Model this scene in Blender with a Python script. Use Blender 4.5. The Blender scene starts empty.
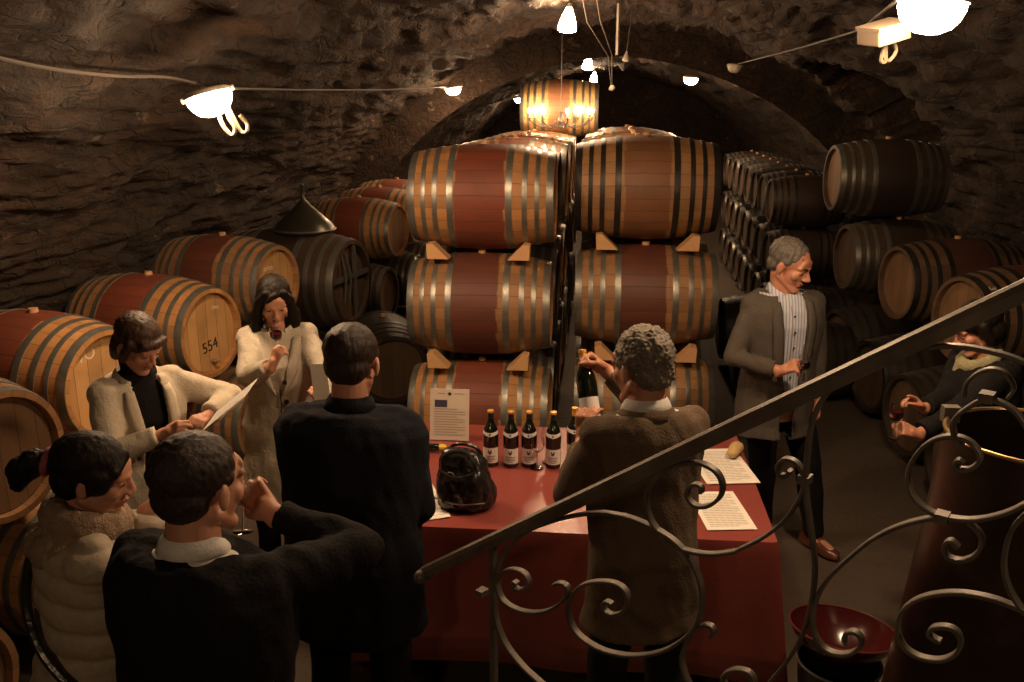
import bpy, bmesh, math, random
from math import sin, cos, pi, atan2, sqrt, tan, atan
from mathutils import Vector, Matrix, noise
import numpy as np
V = Vector
random.seed(7)
SC = bpy.context.scene
COL = SC.collection

# ------------------------------------------------------------------ camera geometry
EYE = V((0, 0, 2.5)); FPX = 900.0
TH = atan(246 / FPX); PS = atan(93 * cos(TH) / FPX)
FW = V((-sin(PS) * cos(TH), cos(PS) * cos(TH), -sin(TH)))
RT = V((cos(PS), sin(PS), 0)); UP = RT.cross(FW)

def ray(px, py):
    return FW + RT * ((px - 512) / FPX) - UP * ((py - 341) / FPX)

def at(px, py, x=None, y=None, z=None, D=None):
    d = ray(px, py)
    t = D if D is not None else (x - EYE.x) / d.x if x is not None else (y - EYE.y) / d.y if y is not None else (z - EYE.z) / d.z
    return EYE + d * t

cam = bpy.data.cameras.new('camera'); co = bpy.data.objects.new('camera', cam); COL.objects.link(co)
cam.sensor_width = 36; cam.lens = FPX / 1024 * 36; cam.clip_start = .02
m = Matrix((RT, UP, -FW)).transposed().to_4x4(); m.translation = EYE
co.matrix_world = m; SC.camera = co

# ------------------------------------------------------------------ materials
class NT:
    def __init__(s, name):
        s.m = bpy.data.materials.new(name); s.m.use_nodes = True; s.t = s.m.node_tree
        s.b = s.t.nodes['Principled BSDF']; s.L = s.t.links.new
    def n(s, typ, **kw):
        q = s.t.nodes.new(typ)
        for k, v in kw.items():
            if k.startswith('_'): setattr(q, k[1:], v)
            elif k.startswith('i'): s.put(q.inputs[int(k[1:])], v)
            else: s.put(q.inputs[k], v)
        return q
    def put(s, sock, v):
        if isinstance(v, bpy.types.NodeSocket): s.L(v, sock)
        elif isinstance(v, bpy.types.Node): s.L(v.outputs[0], sock)
        else: sock.default_value = v
    def math(s, op, a, b=0.0, c=0.0):
        return s.n('ShaderNodeMath', _operation=op, i0=a, i1=b, i2=c).outputs[0]
    def mix(s, f, a, b, bt='MIX'):
        q = s.n('ShaderNodeMix', _data_type='RGBA', _blend_type=bt)
        s.put(q.inputs[0], f); s.put(q.inputs[6], c4(a)); s.put(q.inputs[7], c4(b)); return q.outputs[2]
    def ramp(s, f, stops):
        q = s.n('ShaderNodeValToRGB'); s.put(q.inputs[0], f)
        e = q.color_ramp.elements
        while len(e) < len(stops): e.new(.5)
        for i, (p, c) in enumerate(stops): e[i].position = p; e[i].color = c4(c)
        return q.outputs[0]
    def noise(s, scale, detail=4, vec=None, rough=.5, sc3=None):
        q = s.n('ShaderNodeTexNoise', Scale=scale, Detail=detail, Roughness=rough)
        vec = vec if vec is not None else s.obj()
        if sc3: vec = s.n('ShaderNodeMapping', i0=vec, i3=sc3).outputs[0]
        s.L(vec, q.inputs[0]); return q.outputs[0]
    def obj(s):
        if not hasattr(s, '_o'): s._o = s.n('ShaderNodeTexCoord').outputs['Object']
        return s._o
    def bump(s, h, st=.3, dist=.01):
        q = s.n('ShaderNodeBump', Strength=st, Distance=dist, Height=h); s.L(q.outputs[0], s.b.inputs['Normal'])
    def set(s, **kw):
        for k, v in kw.items(): s.put(s.b.inputs[k.replace('_', ' ')], c4(v) if 'Color' in k else v)
        return s.m

def c4(c):
    if isinstance(c, (tuple, list)) and len(c) == 3: return (*c, 1)
    return c

def plain(name, col, rough=.5, metal=0, **kw):
    return NT(name).set(Base_Color=col, Roughness=rough, Metallic=metal, **kw)

def emis(name, col, st):
    return NT(name).set(Base_Color=(.9, .85, .7), Emission_Color=col, Emission_Strength=st)

def cloth(name, c1, c2, scale=60, rough=.9, bump=.4, weave=None, big=6):
    t = NT(name)
    n1 = t.noise(scale, 3); n2 = t.noise(big, 4)
    col = t.mix(t.math('MULTIPLY_ADD', n1, 1.6, -.3), c1, c2)
    col = t.mix(t.math('MULTIPLY', n2, .35), col, tuple(x * .6 for x in c1))
    h = t.math('ADD', n1, t.math('MULTIPLY', n2, 2.0))
    t.bump(h, bump, .006)
    return t.set(Base_Color=col, Roughness=rough)

def wood_barrel(name, oak, oak2, stain, so=0.0, sw=.165, dirt=.4):
    t = NT(name); o = t.obj()
    x, y, z = [t.n('ShaderNodeSeparateXYZ', i0=o).outputs[i] for i in range(3)]
    ang = t.math('MULTIPLY_ADD', t.math('ARCTAN2', y, z), 26 / (2 * pi), 13.0)
    fl = t.math('FLOOR', ang); fr = t.math('FRACT', ang)
    oi = t.n('ShaderNodeObjectInfo').outputs['Random']
    wn = t.n('ShaderNodeTexWhiteNoise', _noise_dimensions='2D', Vector=t.n('ShaderNodeCombineXYZ', i0=fl, i1=t.math('MULTIPLY', oi, 97)).outputs[0]).outputs[0]
    off = t.n('ShaderNodeVectorMath', _operation='ADD', i0=o, i1=t.n('ShaderNodeCombineXYZ', i0=t.math('MULTIPLY', oi, 37), i1=t.math('MULTIPLY', fl, 3.1)).outputs[0]).outputs[0]
    g = t.noise(14, 6, off, .6, (1, 12, 12))
    g2 = t.noise(3.2, 4, off)
    base = t.mix(g, oak, oak2)
    base = t.mix(t.math('MULTIPLY', wn, .45), base, tuple(v * .5 for v in oak))
    if stain:
        e = t.math('ADD', t.math('ABSOLUTE', t.math('SUBTRACT', x, so)), t.math('MULTIPLY_ADD', g2, .06, -.03))
        msk = t.ramp(t.math('DIVIDE', e, sw), [(.93, (1, 1, 1)), (1.0, (0, 0, 0))])
        sc = t.mix(g2, stain, tuple(v * .55 for v in stain))
        base = t.mix(t.math('MULTIPLY', msk, .88), base, sc)
    d = t.ramp(t.noise(2.3, 6, off, .65), [(.42, (0, 0, 0)), (.75, (1, 1, 1))])
    base = t.mix(t.math('MULTIPLY', d, dirt), base, (.035, .025, .018))
    seam = t.ramp(t.math('ABSOLUTE', t.math('SUBTRACT', fr, .5)), [(.465, (1, 1, 1)), (.495, (0, 0, 0))])
    base = t.mix(t.math('MAXIMUM', seam, .5), (.02, .012, .008), base)
    t.bump(t.math('ADD', seam, t.math('MULTIPLY', g, .6)), .35, .004)
    return t.set(Base_Color=base, Roughness=t.math('MULTIPLY_ADD', g, .25, .42))

def wood_head(name, a, b):
    t = NT(name); o = t.obj()
    y = t.n('ShaderNodeSeparateXYZ', i0=o).outputs[1]
    s = t.math('MULTIPLY_ADD', y, 11, 20.0); fl = t.math('FLOOR', s); fr = t.math('FRACT', s)
    wn = t.n('ShaderNodeTexWhiteNoise', _noise_dimensions='1D', W=fl).outputs[0]
    off = t.n('ShaderNodeVectorMath', _operation='ADD', i0=o, i1=t.n('ShaderNodeCombineXYZ', i2=t.math('MULTIPLY', fl, 2.7)).outputs[0]).outputs[0]
    g = t.noise(10, 6, off, .6, (8, 8, 1))
    col = t.mix(g, a, b); col = t.mix(t.math('MULTIPLY', wn, .4), col, tuple(v * .55 for v in a))
    seam = t.ramp(t.math('ABSOLUTE', t.math('SUBTRACT', fr, .5)), [(.475, (1, 1, 1)), (.497, (0, 0, 0))])
    col = t.mix(seam, (.03, .02, .01), col)
    d = t.ramp(t.noise(4, 5, None, .6), [(.5, (0, 0, 0)), (.8, (1, 1, 1))])
    col = t.mix(t.math('MULTIPLY', d, .35), col, (.06, .04, .025))
    t.bump(t.math('ADD', seam, g), .25, .003)
    return t.set(Base_Color=col, Roughness=.55)

def hoopmat(name, c1, c2, rough=.38, metal=.75):
    t = NT(name); oi = t.n('ShaderNodeObjectInfo').outputs['Random']
    n = t.noise(9, 5, None, .65); n2 = t.noise(60, 3)
    col = t.mix(t.ramp(n, [(.35, (0, 0, 0)), (.7, (1, 1, 1))]), c1, c2)
    t.bump(t.math('ADD', n, t.math('MULTIPLY', n2, .2)), .15, .004)
    return t.set(Base_Color=col, Roughness=t.math('MULTIPLY_ADD', n, .3, rough - .12), Metallic=metal)

def rock(name, a, b, c, speck=.5, bs=1.0):
    t = NT(name); g = t.n('ShaderNodeNewGeometry').outputs['Position']
    n1 = t.noise(1.3, 6, g, .62); n2 = t.noise(7, 8, g, .68, (1.5, .5, 1.7)); n3 = t.noise(34, 5, g, .7)
    v = t.n('ShaderNodeTexNoise', Scale=2.6, Detail=1.2, Roughness=.4)
    mp = t.n('ShaderNodeMapping', i0=t.n('ShaderNodeVectorMath', _operation='ADD', i0=g, i1=t.n('ShaderNodeVectorMath', _operation='SCALE', i0=t.n('ShaderNodeTexNoise', i0=g, Scale=3.0).outputs[1], Scale=.35).outputs[0]).outputs[0], i3=(2.6, .55, 3.0)).outputs[0]
    t.L(mp, v.inputs[0])
    crack = t.ramp(t.math('ABSOLUTE', t.math('SUBTRACT', v.outputs[0], .5)), [(.0, (.35, .35, .35)), (.03, (1, 1, 1))])
    col = t.mix(t.ramp(n1, [(.35, (0, 0, 0)), (.7, (1, 1, 1))]), a, b)
    col = t.mix(t.ramp(n2, [(.4, (0, 0, 0)), (.75, (1, 1, 1))]), col, tuple(v_ * .45 for v_ in a))
    sp = t.math('MULTIPLY', t.ramp(t.noise(4.5, 5, g, .6, (1.3, .8, 1.6)), [(.64, (0, 0, 0)), (.69, (1, 1, 1))]), speck)
    col = t.mix(sp, col, c)
    col = t.mix(crack, tuple(v_ * .25 for v_ in a), col)
    h = t.math('ADD', t.math('MULTIPLY', n2, 1.4), t.math('ADD', t.math('MULTIPLY', crack, .5), t.math('MULTIPLY', n3, .5)))
    t.bump(h, .9 * bs, .05)
    return t.set(Base_Color=col, Roughness=.88)

M = {}
M['rock'] = rock('rough_quarried_stone', (.034, .019, .010), (.088, .047, .025), (.30, .22, .15), .5, 1.3)
M['oak_red'] = wood_barrel('wine_stained_oak', (.40, .18, .06), (.56, .28, .10), (.21, .034, .022))
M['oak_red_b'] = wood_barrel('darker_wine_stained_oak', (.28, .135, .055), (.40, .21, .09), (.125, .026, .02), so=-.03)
M['oak_plain'] = wood_barrel('plain_oak', (.32, .16, .06), (.46, .25, .10), (.24, .10, .045), so=.0, sw=.15)
M['oak_pale'] = wood_barrel('pale_oak', (.50, .30, .11), (.62, .38, .15), (.34, .14, .07), so=.0, sw=.13, dirt=.15)
M['oak_shade'] = wood_barrel('shade_black_oak', (.022, .015, .011), (.045, .03, .02), None, dirt=.6)  # near-black oak: deep shade put into the colour of casks
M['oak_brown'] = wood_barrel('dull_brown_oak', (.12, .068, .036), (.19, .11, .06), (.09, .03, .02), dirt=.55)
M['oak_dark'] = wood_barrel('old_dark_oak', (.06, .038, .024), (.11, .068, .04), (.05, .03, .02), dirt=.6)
M['head'] = wood_head('oak_head', (.44, .24, .09), (.58, .34, .14))
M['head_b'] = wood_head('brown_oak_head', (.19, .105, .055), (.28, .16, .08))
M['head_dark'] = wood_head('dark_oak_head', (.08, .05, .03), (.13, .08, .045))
M['hoop'] = hoopmat('galvanised_hoop', (.30, .30, .27), (.17, .165, .14))
M['hoop_black'] = hoopmat('black_iron_hoop', (.028, .026, .024), (.05, .042, .035), .42, .5)
M['wedge'] = plain('pale_pine', (.58, .33, .15), .7)
M['bung'] = plain('bung_wood', (.50, .28, .14), .6)
M['ink'] = plain('black_ink', (.015, .012, .01), .7)
M['chalk'] = plain('white_chalk', (.62, .55, .45), .9)
M['glow'] = emis('lit_lamp_glass', (1, .65, .375), 230)
M['glow_dim'] = emis('dim_lamp_glass', (1, .65, .375), 55)
M['glow_mid'] = emis('soft_lamp_glass', (1, .65, .375), 130)
M['glow_far'] = emis('lit_shade_glass', (1, .65, .375), 250)
M['bulb'] = emis('lit_bulb', (1, .63, .36), 420)
M['white_plastic'] = plain('cream_plastic', (.62, .55, .42), .45)
M['box_plastic'] = plain('aged_box_plastic', (.17, .13, .09), .5)
M['grey_metal'] = plain('dull_grey_metal', (.18, .17, .155), .45, .6)
M['cable'] = plain('dusty_cable', (.08, .065, .05), .7)
M['loop'] = plain('yellowed_cable', (.085, .065, .04), .6)
M['iron'] = hoopmat('wrought_iron', (.08, .07, .06), (.17, .145, .115), .5, .3)
M['handrail'] = hoopmat('worn_iron_handrail', (.10, .082, .065), (.19, .155, .12), .45, .3)

# ------------------------------------------------------------------ mesh helpers
def link(name, me, mat=None, parent=None, smooth=False):
    o = bpy.data.objects.new(name, me); COL.objects.link(o)
    if mat is not None and not me.materials: me.materials.append(mat)
    if parent is not None: o.parent = parent
    if smooth: me.polygons.foreach_set('use_smooth', [True] * len(me.polygons))
    return o

def tag(o, label, cat, group=None, kind=None):
    if label: o['label'] = label
    if cat: o['category'] = cat
    if group: o['group'] = group
    if kind: o['kind'] = kind
    return o

def empty(name, loc=(0, 0, 0), rot=(0, 0, 0)):
    o = bpy.data.objects.new(name, None); COL.objects.link(o); o.location = loc; o.rotation_euler = rot
    o.empty_display_size = .05; return o

class MB:
    def __init__(s): s.v = []; s.f = []
    def add(s, vs, fs):
        b = len(s.v); s.v += [tuple(v) for v in vs]; s.f += [tuple(b + i for i in f) for f in fs]; return s
    def rings(s, rings, closed=True, cap=True, loop=False):
        n = len(rings[0]); b = len(s.v)
        for r in rings: s.v += [tuple(p) for p in r]
        R = len(rings)
        for i in range(R if loop else R - 1):
            j = (i + 1) % R
            for k in range(n if closed else n - 1):
                l = (k + 1) % n
                s.f.append((b + i * n + k, b + i * n + l, b + j * n + l, b + j * n + k))
        if cap and not loop:
            s.f.append(tuple(b + k for k in range(n))[::-1]); s.f.append(tuple(b + (R - 1) * n + k for k in range(n)))
        return s
    def lathe(s, prof, n=32, M_=None, cap=True, axis='z'):
        rs = []
        for r, h in prof:
            ring = []
            for k in range(n):
                a = 2 * pi * k / n
                p = V((r * cos(a), r * sin(a), h)) if axis == 'z' else V((h, r * cos(a), r * sin(a)))
                ring.append(M_ @ p if M_ else p)
            rs.append(ring)
        return s.rings(rs, cap=cap)
    def tube(s, pts, r, n=8, cap=True):
        pts = [V(p) for p in pts]; rs = []
        rad = r if hasattr(r, '__len__') else [r] * len(pts)
        ref = None
        for i, p in enumerate(pts):
            d = (pts[min(i + 1, len(pts) - 1)] - pts[max(i - 1, 0)])
            d = d.normalized() if d.length > 1e-9 else V((0, 0, 1))
            if ref is None: ref = d.orthogonal().normalized()
            ref = (ref - d * ref.dot(d)); ref = ref.normalized() if ref.length > 1e-6 else d.orthogonal().normalized()
            b2 = d.cross(ref)
            rs.append([p + (ref * cos(2 * pi * k / n) + b2 * sin(2 * pi * k / n)) * rad[i] for k in range(n)])
        return s.rings(rs, cap=cap)
    def box(s, c, sz, M_=None):
        c = V(c); x, y, z = [q / 2 for q in sz]
        vs = [V((a * x, b * y, d * z)) for d in (-1, 1) for a, b in ((-1, -1), (1, -1), (1, 1), (-1, 1))]
        vs = [(M_ @ v if M_ else v) + c for v in vs]
        return s.add(vs, [(3, 2, 1, 0), (4, 5, 6, 7), (0, 1, 5, 4), (1, 2, 6, 5), (2, 3, 7, 6), (3, 0, 4, 7)])
    def sphere(s, c, r, M_=None, nu=16, nv=10):
        c = V(c); r = V(r) if hasattr(r, '__len__') else V((r, r, r)); rs = []
        for j in range(1, nv):
            t = pi * j / nv
            rs.append([c + ((M_ @ V((r.x * sin(t) * cos(2 * pi * k / nu), r.y * sin(t) * sin(2 * pi * k / nu), -r.z * cos(t)))) if M_ else V((r.x * sin(t) * cos(2 * pi * k / nu), r.y * sin(t) * sin(2 * pi * k / nu), -r.z * cos(t)))) for k in range(nu)])
        b = len(s.v); s.rings(rs, cap=False)
        up = V((0, 0, r.z)); up = M_ @ up if M_ else up
        s.v += [tuple(c - up), tuple(c + up)]; e = len(s.v)
        for k in range(nu):
            l = (k + 1) % nu
            s.f.append((b + l, b + k, e - 2)); q = b + (nv - 2) * nu; s.f.append((q + k, q + l, e - 1))
        return s
    def cap(s, p0, r0, p1, r1, n=14, flat=None):
        """tapered capsule"""
        p0 = V(p0); p1 = V(p1); d = (p1 - p0); L = d.length; d = d / L if L > 1e-6 else V((0, 0, 1))
        a = d.orthogonal().normalized() if flat is None else (flat[0] - d * flat[0].dot(d)).normalized()
        b = d.cross(a); fa = 1 if flat is None else flat[1]; rs = []
        for t in (-.95, -.8, -.5, 0): rs.append((p0 + d * r0 * t, r0 * sqrt(1 - t * t)))
        for t in (0, .5, .8, .95): rs.append((p1 + d * r1 * t, r1 * sqrt(1 - t * t)))
        return s.rings([[c + (a * cos(2 * pi * k / n) * fa + b * sin(2 * pi * k / n)) * r for k in range(n)] for c, r in rs])
    def mesh(s, name='m'):
        me = bpy.data.meshes.new(name); me.from_pydata(s.v, [], s.f); me.update(); return me
    def build(s, name, mat, parent=None, smooth=True, recalc=True):
        me = s.mesh(name)
        if recalc:
            bm = bmesh.new(); bm.from_mesh(me); bmesh.ops.recalc_face_normals(bm, faces=bm.faces); bm.to_mesh(me); bm.free()
        o = link(name, me, mat, parent, smooth)
        if smooth: sharp(me)
        return o

def sharp(me, ang=40):
    try: me.set_sharp_from_angle(angle=math.radians(ang))
    except Exception: pass

def catmull(pts, n=6):
    P = [V(p) for p in pts]; P = [P[0] * 2 - P[1]] + P + [P[-1] * 2 - P[-2]]; out = []
    for i in range(1, len(P) - 2):
        a, b, c, d = P[i - 1:i + 3]
        for k in range(n):
            t = k / n
            out.append(.5 * ((2 * b) + (c - a) * t + (2 * a - 5 * b + 4 * c - d) * t * t + (3 * b - a - 3 * c + d) * t ** 3))
    out.append(P[-2]); return out

def text_mesh(s, size, mat, name, parent, M_, ext=.0008):
    cu = bpy.data.curves.new(name, 'FONT'); cu.body = s; cu.size = size; cu.align_x = 'CENTER'; cu.align_y = 'CENTER'; cu.extrude = ext
    o = bpy.data.objects.new('tmp', cu); COL.objects.link(o)
    me = bpy.data.meshes.new_from_object(o.evaluated_get(bpy.context.evaluated_depsgraph_get()))
    bpy.data.objects.remove(o); me.materials.clear()
    q = link(name, me, mat, parent); q.matrix_local = M_; return q

# ------------------------------------------------------------------ the vaulted cellar
CX, W, SPR, HH, PE = .15, 3.75, .9, 2.42, 1.72
def vault(a, k=1.0):
    """a in [-.18, pi+.18]: right wall foot .. crown .. left wall foot"""
    if a < 0: return CX + W * k, SPR * (1 + a / .18)
    if a > pi: return CX - W * k, SPR * (1 - (a - pi) / .18)
    c, s_ = cos(a), sin(a)
    return CX + W * k * math.copysign(abs(c) ** (2 / PE), c), SPR + HH * k * abs(s_) ** (2 / PE)
def inside(p): return abs((p.x - CX) / W) ** PE + (max(p.z - SPR, 0) / HH) ** PE < 1
def hit_vault(px, py):
    d = ray(px, py); t = .3
    while inside(EYE + d * t) and t < 40: t += .02
    return EYE + d * t
def vang(p):
    u = abs((p.x - CX) / W) ** (PE / 2); v = (max(p.z - SPR, 0) / HH) ** (PE / 2)
    return atan2(v, math.copysign(u, p.x - CX))
dark_recess = [(vang(q), q.y) for q in [hit_vault(*p) for p in [(797, 66), (842, 67), (878, 86), (921, 123), (938, 152), (928, 158), (895, 152), (876, 132), (858, 114), (828, 92)]]]  # vault patch pushed deep outward so that it reads as a dark shape
def inpoly(x, y, P):
    c = False; j = len(P) - 1
    for i in range(len(P)):
        if (P[i][1] > y) != (P[j][1] > y) and x < (P[j][0] - P[i][0]) * (y - P[i][1]) / (P[j][1] - P[i][1]) + P[i][0]: c = not c
        j = i
    return c
def rough(p, amp=1.0, a=None):
    q = V((p[0] * 1.1, p[1] * .9, p[2] * 1.6))
    n = noise.fractal(q * 1.1, 1, 2, 3) * .10 + noise.fractal(V((p[0] * 3, p[1] * 2.0, p[2] * 9)), 1, 2, 3) * .035 + noise.noise(V((p[0] * 14, p[1] * 9, p[2] * 20))) * .014
    if a is not None:
        s = a * 3.8
        w = noise.noise(V((p[1] * .9, s * .8, 3))) * .5
        st = noise.fractal(V((p[1] * .8 + 9, (s + w * .35) * 5.0, .3)), .8, 2.1, 4)
        n += (st - abs(noise.noise(V((p[1] * 1.6, (s + w * .3) * 8, 7)))) * .9) * .068
    return n * amp
def vault_piece(name, a0, a1, y0, y1, na, ny, k=1.0, dark_rec=False):
    vs = []; fs = []
    for j in range(ny + 1):
        y = y0 + (y1 - y0) * j / ny
        for i in range(na + 1):
            a = a0 + (a1 - a0) * i / na
            x, z = vault(a, k); n = V((x - CX, 0, (z - .9) * 1.3)).normalized() if 0 <= a <= pi else V((math.copysign(1, x - CX), 0, 0))
            r = rough((x, y, z), 1, a) + .05
            if dark_rec and inpoly(a, y, dark_recess): r += 1.5
            vs.append((x + n.x * r, y, z + n.z * r))
    w = na + 1
    for j in range(ny):
        for i in range(na): q = j * w + i; fs.append((q, q + 1, q + w + 1, q + w))
    me = bpy.data.meshes.new(name); me.from_pydata(vs, [], fs); me.update()
    o = link(name, me, M['rock'], smooth=True); o['kind'] = 'structure'; return o
YB = 12.3
vault_piece('wall_right', -.18, .62, -3.2, YB, 38, 240, dark_rec=False)
vault_piece('ceiling', .62, 2.42, -3.2, YB, 96, 280)
vault_piece('wall_left', 2.42, pi + .18, -3.2, YB, 120, 330)
# the dark recess spans the right wall and ceiling: both rebuilt below, pushed outward
for nm, a0, a1, na, ny in (('wall_right', -.18, .62, 70, 330), ('ceiling', .62, 2.42, 150, 330)):
    bpy.data.objects.remove(bpy.data.objects[nm]); vault_piece(nm, a0, a1, -3.2, YB, na, ny, dark_rec=True)
vault_piece('ceiling', -.18, pi + .18, YB, 24, 90, 90, k=.88)
# stone arch face where the vault steps down, and the end walls
def arch_face(name, y, k0, k1, n=120, m_=8):
    vs = []; fs = []
    for i in range(n + 1):
        a = -.18 + (pi + .36) * i / n; x0, z0 = vault(a, k0); x1, z1 = vault(a, k1)
        for j in range(m_ + 1):
            t = j / m_; x = x0 + (x1 - x0) * t; z = z0 + (z1 - z0) * t
            vs.append((x, y + rough((x * 2, y, z * 2)) * .6, z))
    for i in range(n):
        for j in range(m_): q = i * (m_ + 1) + j; fs.append((q, q + 1, q + m_ + 2, q + m_ + 1))
    me = bpy.data.meshes.new(name); me.from_pydata(vs, [], fs); o = link(name, me, M['rock'], smooth=True); o['kind'] = 'structure'
arch_face('trim_arch', YB, .86, 1.1)
arch_face('wall_back', 23.9, 0.0, 1.0, m_=20)
arch_face('wall_front', -3.1, 0.0, 1.12, m_=20)
# floor
def floor_mat():
    t = NT('worn_stone_floor'); g = t.n('ShaderNodeNewGeometry').outputs['Position']
    n1 = t.noise(1.6, 6, g, .6); n2 = t.noise(22, 6, g, .7); v = t.n('ShaderNodeTexVoronoi', _feature='DISTANCE_TO_EDGE', Scale=1.7, i0=g).outputs[0]
    col = t.mix(n1, (.06, .043, .031), (.115, .085, .06)); col = t.mix(t.ramp(n2, [(.4, (0, 0, 0)), (.7, (1, 1, 1))]), col, (.07, .05, .035))
    t.bump(t.math('ADD', n2, n1), .5, .02); return t.set(Base_Color=col, Roughness=.75)
M['floor'] = floor_mat()
vs = []; fs = []; NX, NY = 80, 160
for j in range(NY + 1):
    for i in range(NX + 1):
        x = -4 + 8.3 * i / NX; y = -3.3 + 27.4 * j / NY; vs.append((x, y, noise.noise(V((x * 1.5, y * 1.5, 0))) * .008 - .008))
for j in range(NY):
    for i in range(NX): q = j * (NX + 1) + i; fs.append((q, q + 1, q + NX + 2, q + NX + 1))
me = bpy.data.meshes.new('floor'); me.from_pydata(vs, [], fs); o = link('floor', me, M['floor'], smooth=True); o['kind'] = 'structure'
# ------------------------------------------------------------------ barrels
BL, BR, BH = .465, .345, .283
def brad(x): return BR - (BR - BH) * (abs(x) / BL) ** 2
def barrel_meshes():
    b = MB(); n = 52
    prof = [(BH - .028, -BL + .002), (BH - .028, -BL + .03), (BH - .03, -BL + .0301)]
    outer = [(brad(-BL + 2 * BL * i / 28), -BL + 2 * BL * i / 28) for i in range(29)]
    left = [(BH - .03, -BL + .045), (BH - .026, -BL)]
    right = [(BH - .026, BL), (BH - .03, BL - .045)]
    b.lathe(left + outer + right, n, cap=False, axis='x')
    body = b.mesh('staves')
    h = MB(); h.lathe([(.001, BL - .04), (.12, BL - .038), (BH - .034, BL - .034), (BH - .029, BL - .04)], n, axis='x', cap=False); hr = h.mesh('head')
    h = MB(); h.lathe([(.001, -BL + .04), (.12, -BL + .038), (BH - .034, -BL + .034), (BH - .029, -BL + .04)], n, axis='x', cap=False); hl = h.mesh('head')
    hoops = []
    for c, w in ((.186, .040), (.285, .032), (.362, .028), (.442, .044)):
        for sg in (-1, 1):
            x0, x1 = sg * c - w / 2, sg * c + w / 2
            p = [(brad(x0) - .002, x0), (brad(x0) + .0035, x0), (brad((x0 + x1) / 2) + .0045, (x0 + x1) / 2), (brad(x1) + .0035, x1), (brad(x1) - .002, x1)]
            q = MB(); q.lathe(p, n, axis='x', cap=False); 
            q.box((sg * c, brad(c) + .004, 0), (w * .6, .004, .03), None)
            hoops.append(q.mesh('hoop'))
    g = MB(); g.lathe([(.026, .01), (.024, .032), (.001, .032)], 14, Matrix.Translation((0, 0, BR - .012))); bung = g.mesh('bung')
    for me in [body, hr, hl, bung] + hoops:
        bm = bmesh.new(); bm.from_mesh(me); bmesh.ops.recalc_face_normals(bm, faces=bm.faces); bm.to_mesh(me); bm.free()
        me.polygons.foreach_set('use_smooth', [True] * len(me.polygons)); sharp(me, 35)
    return body, hl, hr, hoops, bung
_B = barrel_meshes(); _cache = {}
def barrel(c, rz=0, tilt=0, kind='red', label='', group=None, heads='head', roll=0, scale=1.0, only=None, hoopk='hoop', ry=0):
    mats = dict(red='oak_red', redb='oak_red_b', plain='oak_plain', black='oak_shade', brown='oak_brown', pale='oak_pale', dark='oak_dark')
    key = (kind, heads, hoopk)
    if key not in _cache:
        L = []
        for nm, me, mt in [('staves', _B[0], mats[kind]), ('head', _B[1], heads), ('head', _B[2], heads)] + [('hoop', h, hoopk) for h in _B[3]] + [('bung', _B[4], 'bung')]:
            q = me.copy(); q.materials.append(M[mt]); L.append((nm, q))
        _cache[key] = L
    t = empty('wine_barrel', c, (roll, ry, rz)); t.scale = (scale,) * 3
    for nm, me in _cache[key]:
        o = bpy.data.objects.new(nm, me); COL.objects.link(o); o.parent = t
        if nm == 'staves': t['_s'] = 1; body = o
    del t['_s']
    tag(t, label, 'barrel', group)
    return t
R_ = math.radians
# front left column (three tiers)
Ltop = at(484, 197, D=6.02); L2 = at(480, 305, D=6.12); L3 = at(481, 417, D=6.2)
Lc = [V((-.77, 5.95, 1.85)), V((-.785, 5.88, 1.145)), V((-.785, 5.82, .42))]
Rc = [V((.285, 6.16, 1.90)), V((.30, 6.07, 1.185)), V((.31, 5.98, .45))]
barrel(Lc[0], 0, kind='red', label='wine-stained oak barrel with grey hoops on top of the stack behind the white notice')
barrel(Lc[1], .01, kind='redb', label='wine-stained oak barrel in the middle tier, directly above the standing white notice')
barrel(Lc[2], -.01, kind='red', label='wine-stained oak barrel at table height, right behind the white notice and wine bottles')
barrel(Rc[0], 0, kind='plain', hoopk='hoop_black', label='oak barrel with broad black hoops on top of the stack above the curly-haired man')
barrel(Rc[1], .01, kind='redb', label='dull oak barrel with grey hoops in the middle tier, just over the curly-haired man')
barrel(Rc[2], 0, kind='plain', heads='head_b', label='oak barrel of the bottom tier, half hidden behind the curly-haired man')
for col, cs in (('left', Lc), ('right', Rc)):
    for k in range(1, 8):
        for tier in range(3):
            if tier < 2 and k > 5: pass
            y = cs[tier].y + .715 * k
            z = 0
            dark = (col == 'left' and k == 1)
            kd = 'dark' if dark else random.choice(['red', 'redb', 'plain'])
            z = cs[2].z - .009 * k + .702 * (2 - tier)
            if tier == 0: lab = 'top-tier oak barrel behind the %s one' % ('wine-stained front' if col == 'left' else 'black-hooped front')
            else: lab = 'oak barrel deep inside the %s stack' % ('block behind the white notice' if col == 'left' else 'block behind the curly-haired man')
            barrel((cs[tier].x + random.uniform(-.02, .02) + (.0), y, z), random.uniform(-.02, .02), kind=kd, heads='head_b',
                   label=lab, group='barrels behind the front one, %s block, %s' % (col, 'top tier' if tier == 0 else 'lower tiers'))
barrel(V((at(560, 109, y=10.62).x, 10.60, 2.35)), 0, kind='pale', heads='head_b', scale=.94, label='pale oak barrel topmost of all, lit up behind the chandelier')
for cs, nm, nz in ((Lc, 'block behind the white notice', ('wall side', 'middle side')), (Rc, 'block behind the curly-haired man', ('middle side', 'aisle side'))):
    for sx, sd in zip((-.27, .27), nz):
        y0, y1 = cs[2].y - .3, cs[2].y + 5.3; z0 = cs[2].z - brad(.27) - .004; z1 = z0 - .066; w2 = .05
        q = MB(); q.rings([[V((cs[2].x + sx + u, y, h)) for u, h in ((-w2, 0), (w2, 0), (w2, z), (-w2, z))] for y, z in ((y0, z0), (y1, z1))])
        tag(q.build('support_beam', M['oak_dark'], None, smooth=False), 'timber beam on the floor under the bottom barrels, %s of the %s' % (sd, nm), 'beam')
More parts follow.
